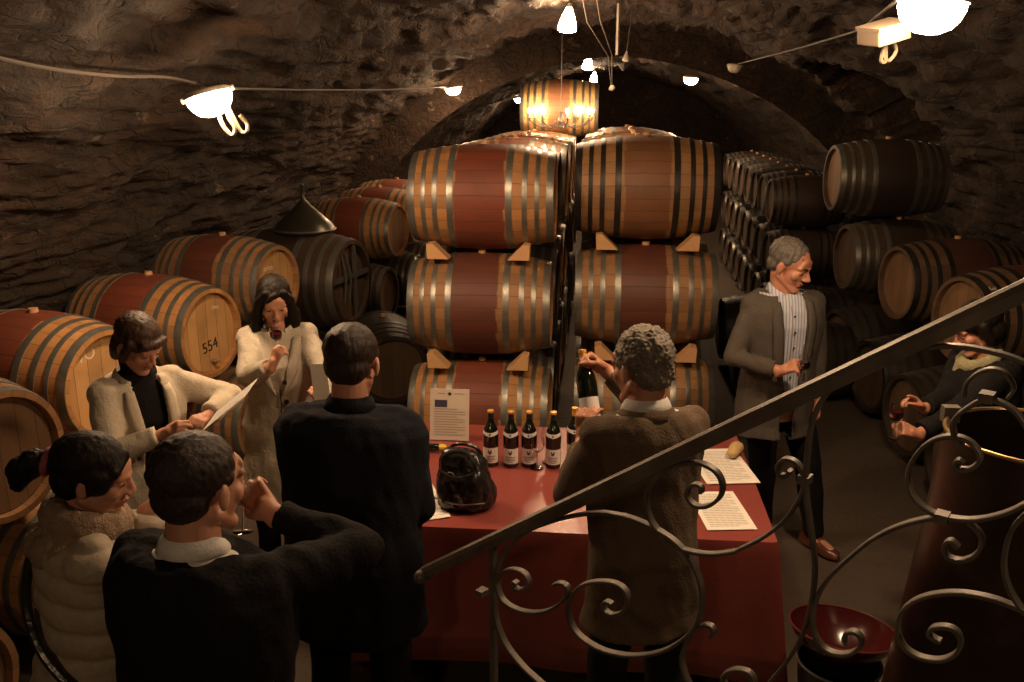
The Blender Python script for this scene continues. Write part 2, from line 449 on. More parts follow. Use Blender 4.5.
# wedges between tiers
def wedge(p, flip, label, s=1.0):
    q = MB(); w = .05 * s
    for_y = (-.055, .055)
    f_ = 1 if flip > 0 else -1
    tri = [(-.07, -.04), (.07, -.04), (.075 * f_, .055), (.035 * f_, .062)] if f_ > 0 else [(-.07, -.04), (.07, -.04), (-.035, .062), (-.075, .055)]
    q.rings([[(a, yy, b) for a, b in tri] for yy in for_y])
    o = q.build('wooden_wedge', M['wedge'], None, smooth=False); o.location = p; tag(o, label, 'wedge'); return o
n_ = 0
for ci, (cs, nm) in enumerate(((Lc, 'block behind the white notice'), (Rc, 'block behind the curly-haired man'))):
    for ti, (u, l) in enumerate(((cs[0], cs[1]), (cs[1], cs[2]))):
        for sx, sd in ((-.26, 'left'), (.26, 'right')):
            zz = (u.z - brad(sx) + l.z + brad(sx)) / 2
            wedge((l.x + sx, (u.y + l.y) / 2 - .20, zz + .022), -1 if sx < 0 else 1, 'pale wooden wedge under the %s end of the %s barrel, %s' % (sd, ('top', 'middle')[ti], nm))
# left wall row: second tier, heads turned to the camera
def wallrow(px, py, z, off=(0, 0), **kw):
    """centre of the visible head at this pixel; builds the cask behind it"""
    rz = kw.pop('rz', -.27); side = kw.pop('side', 1); D = kw.pop('D', None)
    p = at(px, py, z=z) if D is None else at(px, py, D=D)
    d = V((cos(rz), sin(rz), 0)) * side
    c = p - d * (BL - .02) * kw.get('scale', 1)
    b = barrel(c, rz + (0 if side > 0 else 0), **kw); return b, p, d
b0, p, d = wallrow(107, 384, 1.06, rz=-.27, kind='red', label='wine-stained barrel by the wall, head just behind the woman reading a sheet')
b5, p, d = wallrow(210, 333, 1.05, rz=-.27, kind='red', label='wine-stained barrel by the wall with 554 inked on its head')
def head_text(b, s, x, y, size, mat, nm, sgn=1, rot=0):
    M_ = Matrix.Translation((sgn * (BL - .036), x, y)) @ Matrix.Rotation(sgn * pi / 2, 4, 'Z') @ Matrix.Rotation(pi / 2, 4, 'X') @ Matrix.Rotation(rot, 4, 'Z')
    return text_mesh(s, size, mat, nm, b, M_)
head_text(b5, '554', .01, -.09, .10, M['ink'], 'inked_number', rot=.12)
head_text(b5, 'ovs', .09, .15, .05, M['chalk'], 'chalk_mark', rot=-.2)
head_text(b0, 'OVO', -.13, .17, .085, M['chalk'], 'chalk_mark', rot=.15)
tp = MB(); tp.lathe([(.016, 0), (.016, .03), (.009, .035), (.009, .05), (.001, .05)], 12, Matrix.Translation((BL - .036, .02, -.19)) @ Matrix.Rotation(pi / 2, 4, 'Y')); tp.build('spigot', M['head_b'], b5)
b2, p, d = wallrow(276, 284, 1.07, rz=-.25, D=6.45, scale=.96, kind='redb', label='wine-stained barrel by the wall, its head right above the trench-coat woman')
head_text(b2, 'orso', -.06, .13, .06, M['chalk'], 'chalk_mark')
barrel(at(-28, 458, z=1.03) , -.30, kind='redb', heads='head_b', label='brown-headed barrel at the picture edge behind the ponytailed woman').location = at(5, 457, z=1.03) - V((cos(-.3), sin(-.3), 0)) * .45
# bottom tier along the left wall
for i, (y, lab) in enumerate(((2.75, 'bottom-tier barrel nearest the stairs beside the ponytailed woman'), (3.68, 'bottom-tier barrel with white lettering on its rim, beside the ponytailed woman'), (4.62, 'bottom-tier barrel under the one marked 554 and its neighbour'), (5.75, 'bottom-tier barrel in shade behind the trench-coat woman'))):
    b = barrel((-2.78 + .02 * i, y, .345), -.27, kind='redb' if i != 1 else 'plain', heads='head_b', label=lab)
    if i == 1:
        for k, ch in enumerate('OVO'):
            a = -.55 + k * .13; r = brad(.44) + .008
            Mx = Matrix.Rotation(-(a), 4, 'X') @ Matrix.Translation((.44, 0, r)) @ Matrix.Rotation(-pi / 2 + pi, 4, 'Z')
            text_mesh(ch, .05, M['chalk'], 'chalk_mark', b, Mx)
# big dark cask with a strapped head
B3 = at(352, 281, z=.92)
bc, p, d = wallrow(350, 282, .92, rz=-.2, kind='dark', heads='head_dark', hoopk='grey_metal', scale=1.3, label='large black-brown cask with metal straps on its head, carrying the bell-shaped cover')
st = MB(); st.box((BL - .01, 0, .04), (.012, .55, .035)); st.build('head_strap', M['grey_metal'], bc, smooth=False)
st = MB(); st.box((BL - .012, .06, 0), (.012, .035, .54)); st.build('head_strap', M['grey_metal'], bc, smooth=False)
for k, yy in enumerate((-.12, -.05)):
    st = MB(); st.tube(catmull([(BL - .01, yy - .02 * (k), .2), (BL + .008, yy + .01, .05), (BL - .004, yy, -.12)]), .008, 6); st.build('head_strap', M['grey_metal'], bc)
for k, s_ in enumerate((-.36, .36)):
    q = MB(); q.rings([[V((-.05, -.42, 0)), V((.05, -.42, 0)), V((.05, .42, 0)), V((-.05, .42, 0))], [V((-.05, -.42, .44)), V((.05, -.42, .44)), V((.05, .42, .44)), V((-.05, .42, .44))]])
    cr = q.build('cask_cradle', M['oak_dark'], None, smooth=False); cr.location = bc.location + V((cos(-.2) * s_, sin(-.2) * s_, 0)); cr.location.z = 0; cr.rotation_euler.z = -.2
    tag(cr, 'dark timber cradle beam carrying the strapped black-brown cask, %s' % ('by the wall' if k == 0 else 'by the aisle'), 'beam')
fp = at(306, 229, z=1.49)
fu = MB(); fu.lathe([(.0, .40), (.012, .40), (.016, .385), (.012, .37), (.014, .30), (.022, .27), (.05, .235), (.11, .175), (.175, .11), (.222, .055), (.232, .03), (.226, .012), (.205, 0), (.0, 0)], 40, cap=False)
M['funnel'] = plain('tarnished_metal', (.085, .075, .055), .32, .7)
t = empty('bell_cover', (bc.location.x + .15, bc.location.y, bc.location.z + BR * 1.3 - .035)); fu.build('bell', M['funnel'], t)
q = MB(); q.lathe([(.233, .022), (.240, .03), (.233, .04)], 40, cap=False); q.build('rim_band', M['grey_metal'], t)
t.scale = (1.15, 1.15, 1.05); tag(t, 'dark metal bell-shaped cover with a thin neck, on the strapped black-brown cask', 'cover')
# far left wall row
far = [(397, 230, 1.07, 'red', 'orange-brown barrel farther along the wall, first one past the strapped cask'), (388, 294, .40, 'dark', 'small-looking dark barrel on the floor under the first far wall barrel')]
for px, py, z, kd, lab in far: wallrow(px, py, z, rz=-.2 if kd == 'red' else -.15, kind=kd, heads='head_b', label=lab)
barrel(at(388, 352, z=.35) + V((.0, -.1, 0)), -1.2, kind='black', heads='head_dark', hoopk='hoop_black', label='added black cask standing in for shade on the floor between the strapped cask and the white-notice stack')  # invented cask, its black fills the unlit floor here
for y, lab in ((7.5, 'nearer of two added black casks darkening the floor at the near end of the far aisle'), (8.5, 'farther of two added black casks darkening the floor at the near end of the far aisle')):
    barrel((1.62, y, .35), .05, kind='black', heads='head_dark', hoopk='hoop_black', label=lab)  # added casks, black to keep this stretch of floor dark
p0 = at(397, 230, z=1.07)
for k in range(1, 3):
    barrel((p0.x - .40 + .02 * k, p0.y + .82 * k, 1.09 + .02 * k), -.15, kind='red', heads='head_b', label='wine-stained barrel of the far wall row, receding behind the first far barrel', group='far wall row, upper tier')
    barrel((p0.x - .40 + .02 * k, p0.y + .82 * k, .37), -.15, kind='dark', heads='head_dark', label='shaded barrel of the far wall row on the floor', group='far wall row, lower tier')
# right wall rows (heads face left)
def rrow(px, py, z, **kw):
    rz = kw.pop('rz', .2); p = at(px, py, z=z); d = V((cos(rz), sin(rz), 0)); sc = kw.get('scale', 1)
    return barrel(p + d * (BL - .02) * sc, rz, **kw)
rrow(834, 178, 1.78, rz=.04, kind='dark', heads='head_b', label='dark barrel highest up by the far wall, behind the grey-haired man')
rrow(846, 257, 1.08, rz=.1, kind='dark', heads='head_dark', label='shaded barrel just beside the grey-haired man\'s head')
rrow(898, 283, 1.08, rz=.19, kind='brown', heads='head_b', hoopk='hoop_black', label='brown barrel with a round spigot stain, second along from the grey-haired man')
r3 = rrow(962, 320, 1.08, rz=.30, kind='brown', heads='head_b', hoopk='hoop_black', label='brown barrel chalked 153 above the crouching dark-haired person')
for k, ch in enumerate('153'):
    a = .95 - k * .16; r = brad(.40) + .006
    Mx = Matrix.Rotation(a, 4, 'X') @ Matrix.Translation((-.40, 0, r)) @ Matrix.Rotation(-pi / 2, 4, 'Z')
    text_mesh(ch, .075, M['chalk'], 'chalk_number', r3, Mx)
barrel((3.15, 5.05, 1.08), .2, kind='brown', heads='head_b', hoopk='hoop_black', label='brown barrel at the picture edge behind the dark-haired person\'s back')
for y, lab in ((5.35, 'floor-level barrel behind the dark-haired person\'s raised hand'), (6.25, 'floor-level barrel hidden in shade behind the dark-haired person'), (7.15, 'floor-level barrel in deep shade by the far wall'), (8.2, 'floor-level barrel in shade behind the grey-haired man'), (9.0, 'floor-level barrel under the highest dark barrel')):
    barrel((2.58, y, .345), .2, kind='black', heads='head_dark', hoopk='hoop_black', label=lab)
# dark rack of barrels seen edge-on in the far aisle
for k in range(8):
    for tier in range(3):
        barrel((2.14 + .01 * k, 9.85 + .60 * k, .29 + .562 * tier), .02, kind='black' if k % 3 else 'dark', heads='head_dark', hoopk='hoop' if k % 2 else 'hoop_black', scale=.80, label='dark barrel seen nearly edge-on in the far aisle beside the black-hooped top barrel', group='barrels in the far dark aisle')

# ------------------------------------------------------------------ lamps
def dome_lamp(p, w, tilt, label, hooks=True, yaw=0, mat='glow', box=True):
    t = empty('bulkhead_lamp', p, (0, tilt, yaw))
    g = MB(); g.lathe([(w / 2, 0), (w / 2 * .985, -.02 * w / .2), (w / 2 * .88, -.05 * w / .2), (w / 2 * .66, -.076 * w / .2), (w / 2 * .36, -.09 * w / .2), (.001, -.095 * w / .2)], 28, cap=False)
    g.build('lamp_glass', M[mat], t)
    g = MB(); g.lathe([(.001, .022), (w / 2 * .9, .022), (w / 2 * 1.04, .012), (w / 2 * 1.06, 0), (w / 2 * 1.0, -.004), (.001, -.003)], 28, cap=False); g.build('base_plate', M['white_plastic'], t)
    for a in (0.3, 3.4):
        g = MB(); g.box((cos(a) * w * .53, sin(a) * w * .53, .004), (.02, .02, .022)); g.build('clip', M['white_plastic'], t, smooth=False)
    tag(t, label, 'lamp'); return t
def tubeobj(name, pts, r, mat, label=None, cat=None, smooth_n=0, group=None):
    q = MB(); q.tube(catmull(pts, 6) if smooth_n else pts, r, 6); o = q.build(name, M[mat]);
    if label: tag(o, label, cat, group)
    return o
pL = at(208, 95, D=4.15)
dome_lamp(pL, .21, R_(-16), 'round lit lamp glowing low on the vault above the paper-reading woman')
lp = at(226, 108, D=4.2); lb = at(232, 133, D=4.2); lc = at(247, 131, D=4.2); le = at(240, 115, D=4.2); ls = at(218, 114, D=4.2)
tubeobj('cable_loop', [lp, at(229, 118, D=4.2), at(235, 128, D=4.2), lb + V((0, 0, -.01)), at(224, 127, D=4.2), ls], .010, 'loop', 'cream cable loop hanging beside the low round lamp, nearer the lamp', 'cable', 1)
tubeobj('cable_loop', [at(228, 107, D=4.22), at(236, 122, D=4.22), at(242, 132, D=4.22), lc, at(247, 124, D=4.22), le], .009, 'loop', 'cream cable loop hanging beside the low round lamp, farther one', 'cable', 1)
pR = at(933, 2, D=2.95)
dome_lamp(pR, .215, R_(5), 'biggest round lit lamp high on the vault above the dark-haired person')
# transformer box next to the big lamp
jb = at(884, 34, D=3.25); t = empty('junction_box', jb, (R_(8), R_(-14), R_(28)))
q = MB(); q.box((0, 0, 0), (.15, .11, .055)); bx = q.build('box_body', M['box_plastic'], t, smooth=False)
md = bx.modifiers.new('b', 'BEVEL'); md.width = .006; md.segments = 2
q = MB(); q.box((0, 0, .032), (.156, .116, .012)); q.build('box_lid', M['box_plastic'], t, smooth=False)
for k in (-1, 1):
    q = MB(); q.tube(catmull([(.02 + k * .015, 0, -.025), (.03 + k * .03, 0, -.07), (.02 + k * .012, 0, -.10), (.0 + k * .012, 0, -.09), (.01, 0, -.03)]), .007, 6); q.build('cable_tail', M['loop'], t)
tag(t, 'cream electrical box with two cable tails beside the biggest lamp', 'electrical box')
dome_lamp(at(453, 88, D=11.3), .19, R_(-8), 'small lit round lamp on the vault above the red-stained top barrel', mat='glow_far')
dome_lamp(at(519, 98, D=18), .20, R_(-8), 'tiny lit lamp deep in the cellar beside the topmost pale barrel', mat='glow_far')
dome_lamp(at(691, 78, D=12.0), .19, R_(5), 'small lit lamp on the vault above the black-hooped barrel', mat='glow_far')
dome_lamp(at(735, 66, D=10.5), .17, R_(5), 'unlit cream lamp on the vault between two lit ones', mat='white_plastic')
def cone_lamp(p, w, label, lit=True):
    t = empty('pendant_lamp', p, (0, R_(6), 0)); h = w * 1.25
    g = MB(); g.lathe([(w * .14, h / 2), (w * .2, h * .4), (w * .36, h * .1), (w * .5, -h * .3), (w * .5, -h * .42), (w * .3, -h * .5), (.001, -h * .52)], 20, cap=False); g.build('lamp_glass', M['glow_far' if lit else 'white_plastic'], t)
    g = MB(); g.lathe([(.001, h / 2 + w * .22), (w * .1, h / 2 + w * .22), (w * .17, h / 2 - .002)], 14, cap=False); g.build('lamp_socket', M['white_plastic'], t)
    tag(t, label, 'lamp')
    top = p + V((0, 0, h * .6))
    up = top.copy()
    while inside(up) : up.z += .02
    cb = MB(); cb.tube([V((0, 0, h * .55)), V((0.0, 0, up.z - p.z + .1))], .006, 6); cb.build('lamp_cord', M['cable'], t)
    return t
cone_lamp(at(568, 20, D=7.4), .155, 'nearest of the lit pendant lamps hung along the cellar crown')
cone_lamp(at(588, 63, D=12.5), .15, 'middle lit pendant lamp hung along the cellar crown')
cone_lamp(at(594, 77, D=16.5), .14, 'farthest tiny lit pendant lamp above the topmost pale barrel')
cone_lamp(at(626, 57, D=9.5), .07, 'unlit small pale lamp near the hanging rusty pipe', lit=False)
# pipe and cords
pp = at(617, 55, D=8.2); pt = pp.copy()
while inside(pt): pt.z += .02
tubeobj('hanging_pipe', [pp, pt + V((0, 0, .1))], .017, 'handrail', 'rusty thin pipe hanging straight down from the crown of the vault', 'pipe')
tubeobj('lamp_cord', [at(577, -30, D=7.5), at(587, 22, D=7.8), at(608, 56, D=8.2), at(611, 86, D=8.3)], .005, 'cable', 'thin slack cord running down from the crown, nearer the lit pendants', 'cord')
tubeobj('lamp_cord', [at(592, -30, D=7.6), at(600, 20, D=7.8), at(612, 55, D=8.2), at(612, 86, D=8.3)], .005, 'cable', 'thin slack cord running down from the crown, nearer the rusty pipe', 'cord')
q = MB(); q.sphere(at(612, 88, D=8.3), .028); tag(q.build('unlit_bulb', M['white_plastic']), 'small unlit bulb at the end of two slack cords under the pipe', 'bulb')
# cables along the walls
def wallcable(pix, r, label, inn=.04):
    pts = []
    for px, py in pix:
        h = hit_vault(px, py); d = ray(px, py).normalized(); pts.append(h - d * .10)
    return tubeobj('wall_cable', pts, r, 'cable', label, 'cable', 1)
wallcable([(-60, 40), (0, 58), (60, 70), (120, 76), (165, 77), (195, 83)], .008, 'grey cable clipped along the rough wall, leading to the low round lamp')
tubeobj('wall_cable', [pL + V((.06, .1, .03)), at(300, 90, D=6), at(380, 90, D=8.2), at(445, 87, D=11.2)], .007, 'cable', 'thin cable strung from the low round lamp towards the small one', 'cable')
tubeobj('wall_cable', [pR + V((-.08, .1, .02)), at(860, 30, D=5), at(800, 48, D=7.3), at(738, 64, D=10.4)], .007, 'cable', 'thin cable strung from the biggest lamp towards the unlit one', 'cable')
dome_lamp(V((1.95, .9, 2.62)), .19, R_(10), 'lamp on the vault beside the stairs', mat='glow_dim')
cone_lamp(V((-.25, 3.6, 3.02)), .15, 'pendant lamp over the tasting table')
dome_lamp(V((-.7, -1.2, 3.02)), .2, R_(-5), 'lamp on the vault behind the top of the stairs', mat='glow_mid')
# chandelier
ch = at(561, 120, D=9.7)
t = empty('chandelier', ch)
q = MB()
for k in range(40): pass
q.lathe([(.001, .09), (.02, .08), (.012, .05), (.03, .02), (.035, -.02), (.012, -.05), (.02, -.08), (.001, -.1)], 14, cap=False); q.build('hub', M['iron'], t)
for k in range(8):
    a = 2 * pi * k / 8 + .25; R0 = .34; d = V((cos(a), sin(a), 0))
    q = MB(); q.tube(catmull([d * .02 + V((0, 0, 0)), d * .12 + V((0, 0, -.07)), d * .25 + V((0, 0, -.06)), d * R0 + V((0, 0, -.0)), d * R0 + V((0, 0, .03))]), .007, 6); arm = q.build('arm', M['iron'], t)
    q = MB(); q.lathe([(.03, .03), (.01, .022), (.012, .035), (.012, .07), (.001, .07)], 10, Matrix.Translation(d * R0), cap=False); q.build('candle_sleeve', M['white_plastic'], arm)
    q = MB(); q.sphere(d * R0 + V((0, 0, .095)), (.019, .019, .028)); q.build('bulb', M['bulb'], arm)
up = ch.copy()
while inside(up): up.z += .02
q = MB(); q.tube([V((0, 0, .08)), V((0, 0, up.z - ch.z + .1))], .006, 6); q.build('chain', M['iron'], t)
tag(t, 'iron chandelier with a ring of small lit candle bulbs before the pale barrel', 'chandelier')
# ------------------------------------------------------------------ tasting table
TZ = .76; TX0, TX1, TY0, TY1 = -1.12, .742, 3.37, 4.58
def vinyl():
    t = NT('red_vinyl'); n = t.noise(3, 5); n2 = t.noise(45, 3)
    col = t.mix(n, (.22, .046, .038), (.29, .068, .056)); t.bump(t.math('ADD', n, t.math('MULTIPLY', n2, .25)), .25, .01)
    return t.set(Base_Color=col, Roughness=t.math('MULTIPLY_ADD', n2, .2, .22), Specular_IOR_Level=.6)
M['vinyl'] = vinyl()
M['table_wood'] = plain('table_wood', (.16, .09, .05), .6)
t = empty('tasting_table', ((TX0 + TX1) / 2, (TY0 + TY1) / 2, 0))
hx, hy = (TX1 - TX0) / 2 - .02, (TY1 - TY0) / 2 - .02
q = MB(); q.box((0, 0, TZ - .022), (hx * 2, hy * 2, .03)); q.build('tabletop', M['table_wood'], t, smooth=False)
for sx in (-1, 1):
    for sy in (-1, 1):
        q = MB(); q.rings([[V((sx * (hx - .06) + a * r, sy * (hy - .06) + b * r, z)) for a, b in ((-1, -1), (1, -1), (1, 1), (-1, 1))] for r, z in ((.022, 0.0), (.032, TZ - .04))]); q.build('leg', M['table_wood'], t, smooth=False)
q = MB(); q.box((0, -(hy - .05), TZ - .08), (2 * hx - .15, .02, .08)); q.build('apron', M['table_wood'], t, smooth=False)
tag(t, 'long wooden tasting table under the red cloth', 'table')
# cloth: top + draped skirt with folds
hx += .02; hy += .02
def cloth_ring(drop, n=240):
    out = []; per = 4 * (hx + hy)
    for k in range(n):
        s = per * k / n
        if s < 2 * hx: x, y, nx, ny = -hx + s, -hy, 0, -1
        elif s < 2 * hx + 2 * hy: x, y, nx, ny = hx, -hy + (s - 2 * hx), 1, 0
        elif s < 4 * hx + 2 * hy: x, y, nx, ny = hx - (s - 2 * hx - 2 * hy), hy, 0, 1
        else: x, y, nx, ny = -hx, hy - (s - 4 * hx - 2 * hy), -1, 0
        f = drop / .7
        w = (sin(s * 7.3) * .5 + sin(s * 13.1 + 1) * .3 + noise.noise(V((s * 3, 0, 0))) * .6) * .028 * f
        cr = max(0, 1 - min(abs(abs(x) - hx) + abs(abs(y) - hy), .3) / .3)
        if cr > 0: nx2, ny2 = math.copysign(1, x), math.copysign(1, y); nx, ny = nx * (1 - cr) + nx2 * cr * .75, ny * (1 - cr) + ny2 * cr * .75
        o = .004 + .03 * f + w + cr * .06 * f
        out.append(V((x + nx * o, y + ny * o, TZ - drop)))
    return out
q = MB(); rs = [cloth_ring(d) for d in (.62, .5, .38, .26, .15, .07, .02)]
rs += [[V((p.x * k, p.y * k, TZ + .002 + noise.noise(V((p.x * k * 3, p.y * k * 3, 0))) * .0015)) for p in cloth_ring(0.0)] for k in (.995, .9, .7, .4, .1)]
q.rings(rs, cap=False); b = len(q.v); q.v.append((0, 0, TZ + .002)); n = 240
for k in range(n): q.f.append((b - n + k, b - n + (k + 1) % n, b))
cl = q.build('tablecloth', M['vinyl']); cl.location = t.location; cl.modifiers.new('s', 'SOLIDIFY').thickness = .0025
tag(cl, 'glossy red cloth draped over the tasting table', 'tablecloth')
ZT = TZ + .006
# ------------------------------------------------------------------ bottles
def glassy(name, col, rough=.06, tr=.0, ior=1.5):
    return NT(name).set(Base_Color=col, Roughness=rough, Transmission_Weight=tr, IOR=ior, Specular_IOR_Level=.7)
M['bottle'] = glassy('dark_green_bottle_glass', (.006, .009, .005), .07)
M['clear'] = glassy('clear_glass', (1, 1, 1), .0, 1.0, 1.45)
M['wine'] = glassy('red_wine', (.035, .003, .005), .03)
M['label'] = plain('cream_label_paper', (.74, .70, .66), .7)
M['crest'] = plain('dark_crest_ink', (.04, .035, .07), .7)
M['foil_y'] = plain('ochre_foil', (.68, .36, .08), .4, .3)
M['foil_k'] = plain('black_foil', (.02, .02, .022), .3, .2)
def band(r, z0, z1, a0, a1, mb, n=20, bow=0.0, off=.0008):
    rs = []
    for z, s_ in ((z0, -1), (z1, 1)):
        rs.append([V(((r + off) * cos(a0 + (a1 - a0) * k / n), (r + off) * sin(a0 + (a1 - a0) * k / n), z + bow * (1 - (2 * k / n - 1) ** 2))) for k in range(n + 1)])
    mb.rings(rs, closed=False, cap=False)
def bottle(loc, label, foil='foil_y', rz=-pi / 2, group=None, topfoil=True, plainlab=False, rot=None):
    t = empty('wine_bottle', loc, rot if rot else (0, 0, 0)); r = .0405; t.scale = (.93, .93, .93)
    q = MB(); q.lathe([(.001, .012), (r * .7, .003), (r * .93, .0), (r, .008), (r, .165), (r * .96, .185), (r * .82, .205), (r * .6, .225), (r * .42, .243), (.0152, .262), (.0142, .285), (.0142, .296), (.001, .296)], 30, cap=False); q.build('bottle_glass', M['bottle'], t)
    q = MB(); q.lathe([(.0152, .243), (.0162, .262), (.0150, .284), (.0168, .286), (.0168, .291)], 20, cap=False); q.build('foil_capsule', M[foil], t)
    q = MB(); q.lathe([(.0172, .288), (.0172, .298), (.015, .300), (.001, .300)], 20, cap=False); q.build('foil_top', M['foil_y'], t)
    if foil == 'foil_y2': pass
    q = MB(); band(r, .022, .105, rz - 1.25, rz + 1.25, q); lb = q.build('front_label', M['label'], t)
    if not plainlab:
        q = MB(); c = rz
        sh = [(-.009, .094), (.009, .094), (.009, .080), (.004, .073), (0, .070), (-.004, .073), (-.009, .080)]
        q.add([V(((r + .0016) * cos(c + a / r), (r + .0016) * sin(c + a / r), z)) for a, z in sh], [tuple(range(7))]); q.build('crest', M['crest'], lb, smooth=False)
        q = MB()
        for z, w in ((.058, .9), (.049, .7), (.040, .8), (.032, .45)): band(r, z, z + .003, rz - w * .8, rz + w * .8, q, 12, off=.0014)
        q.build('printed_text', M['crest'], lb, smooth=False)
        q = MB(); z0 = .166
        n = 20; rs = []
        for dz in (0, 1):
            ring = []
            for k in range(n + 1):
                a = rz + (-1.35 + 2.7 * k / n); u = abs(2 * k / n - 1)
                zz = z0 + (.012 * u if dz == 0 else .022 + .010 * u * u); rr = r * (1.0 - max(0, (zz - .165)) * 2.6) + .0015
                ring.append(V((rr * cos(a), rr * sin(a), zz)))
            rs.append(ring)
        q.rings(rs, closed=False, cap=False); nl = q.build('neck_label', M['label'], t)
        q = MB(); rr = r * .97 + .0022; q.add([V((rr * cos(rz + a / r), rr * sin(rz + a / r), z)) for a, z in ((0, .184), (.006, .178), (0, .171), (-.006, .178))], [(0, 1, 2, 3)]); q.build('crest', M['crest'], nl, smooth=False)
    tag(t, label, 'bottle', group); return t
def tp_(px, py, z=None): 
    p = at(px, py, z=ZT if z is None else z); p.z = ZT if z is None else z; return p
for px, py, lab in ((491, 464, 'wine bottle standing right behind the black bag, first of the row'), (511, 465, 'second wine bottle from the black bag'), (529, 465, 'middle wine bottle of the row, just behind a stemmed glass'), (553, 466, 'fourth wine bottle from the black bag'), (574, 461, 'wine bottle half hidden by the elbow of the curly-haired man')):
    bottle(tp_(px, py), lab, foil='foil_k' if px < 560 else 'foil_y')
# wine glass
def glass(loc, label, s=1.0, wine=.0, rot=(0, 0, 0), group=None):
    t = empty('wine_glass', loc, rot); t.scale = (s,) * 3
    q = MB(); q.lathe([(.001, .003), (.03, .0015), (.032, .001), (.032, .0), (.03, 0), (.001, .0)], 24, cap=False); q.build('foot', M['clear'], t)
    q = MB(); q.lathe([(.004, .003), (.0035, .03), (.0032, .07), (.005, .083)], 10); q.build('stem', M['clear'], t)
    q = MB(); q.lathe([(.001, .082), (.014, .085), (.027, .098), (.034, .118), (.0345, .135), (.031, .158), (.0265, .178), (.0255, .178), (.030, .158), (.0333, .135), (.0327, .118), (.026, .100), (.013, .087), (.001, .0845)], 28, cap=False); q.build('bowl', M['clear'], t)
    if wine:
        q = MB(); q.lathe([(.001, .0852), (.012, .0876), (.0252, .1007), (.0318, .118), (.0320, .118 + wine), (.001, .118 + wine)], 24, cap=False); q.build('red_wine', M['wine'], t)
    tag(t, label, 'glass', group); return t
glass(tp_(537, 468), 'empty stemmed glass in front of the bottle row')
glass(tp_(548, 462), 'stemmed glass between the last two wine bottles')
# notice on an upright stand
M['paper'] = plain('white_paper', (.86, .82, .74), .7)
M['paper2'] = plain('printed_sheet_paper', (.60, .52, .43), .6)
M['textink'] = plain('grey_print', (.30, .27, .24), .8)
def sheet(name, cpos, ux, uy, w, h, label, cat, lines=20, mat='paper', group=None, bend=.0, ink='textink', x0=.1):
    """thin sheet; ux,uy unit vectors, centre cpos"""
    ux = ux.normalized(); uy = (uy - ux * uy.dot(ux)).normalized(); nz = ux.cross(uy)
    t = empty(name, cpos)
    def P(a, b, o=0.0): return ux * ((a - .5) * w) + uy * ((b - .5) * h) + nz * (bend * (1 - (2 * a - 1) ** 2) + o)
    q = MB(); n = 10
    q.rings([[P(i / n, 0) for i in range(n + 1)] + [P(i / n, 0, -.0012) for i in range(n, -1, -1)], [P(i / n, 1) for i in range(n + 1)] + [P(i / n, 1, -.0012) for i in range(n, -1, -1)]])
    q.build('sheet', M[mat], t, smooth=False)
    q = MB()
    for k in range(lines):
        b = .90 - .82 * k / max(lines - 1, 1); x1 = .9 - (random.random() * .25 if k % 4 == 3 else 0)
        for i in range(6):
            a0 = x0 + (x1 - x0) * i / 6; a1 = x0 + (x1 - x0) * (i + 1) / 6 - .012
            q.add([P(a0, b, .0006), P(a1, b, .0006), P(a1, b + .010, .0006), P(a0, b + .010, .0006)], [(0, 1, 2, 3)])
    if lines: o = q.build('printed_text', M[ink], t, smooth=False, recalc=False); o['kind'] = 'stuff'
    tag(t, label, cat, group); return t, P
X = V((1, 0, 0)); Y = V((0, 1, 0)); Z = V((0, 0, 1))
np_ = tp_(449, 441); s_ = 182
nt, P = sheet('notice_sheet', np_ + V((0, .03, .135)), X, V((0, .18, 1)), .205, .27, 'white printed notice standing upright on the table behind the black bag', 'notice', lines=0, mat='paper2')
q = MB()
for k in range(11):
    b = .60 - .05 * k; q.add([P(.1, b, .001), P(.9 if k % 3 else .7, b, .001), P(.9 if k % 3 else .7, b + .012, .001), P(.1, b + .012, .001)], [(0, 1, 2, 3)])
for a0, a1 in ((.2, .38), (.62, .85)): q.add([P(a0, .9, .001), P(a1, .9, .001), P(a1, .915, .001), P(a0, .915, .001)], [(0, 1, 2, 3)])
o = q.build('printed_text', M['textink'], nt, smooth=False, recalc=False); o['kind'] = 'stuff'
q = MB(); q.add([P(.12, .64, .001), P(.44, .64, .001), P(.44, .78, .001), P(.12, .78, .001)], [(0, 1, 2, 3)]); q.build('printed_photo', M['crest'], nt, smooth=False, recalc=False)
q = MB(); q.add([P(.44, .90, .001), P(.5, .86, .001), P(.56, .90, .001), P(.5, .94, .001)], [(0, 1, 2, 3)]); q.build('emblem', M['ink'], nt, smooth=False, recalc=False)
q = MB(); q.box((0, .03, -.11), (.16, .06, .03)); q.build('stand', M['clear'], nt, smooth=False)
# sheets flat on the table
def flat_sheet(corners, label, lines=20, z=ZT + .002):
    P4 = [at(x, y, z=z) for x, y in corners]  # bl, br, tr, tl
    c = sum(P4, V()) / 4; w = ((P4[1] - P4[0]).length + (P4[2] - P4[3]).length) / 2; h = ((P4[3] - P4[0]).length + (P4[2] - P4[1]).length) / 2
    return sheet('paper_sheet', c, P4[1] - P4[0], P4[3] - P4[0], min(w, .32), min(h, .42), label, 'sheet', lines)
flat_sheet([(702, 530), (754, 529), (736, 491), (692, 492)], 'white printed sheet lying nearest the table edge by the right corner')
flat_sheet([(702, 485), (745, 484), (738, 441), (699, 455)], 'white printed sheet lying behind the nearest one, partly under the handrail', z=ZT + .004)
flat_sheet([(682, 492), (688, 492), (690, 470), (680, 470)], 'slim white sheet edge between the curly-haired man and the two sheets', lines=0)
flat_sheet([(418, 521), (446, 517), (436, 482), (412, 484)], 'cream sheet on the red cloth between the black bag and the dark sweater', lines=6)
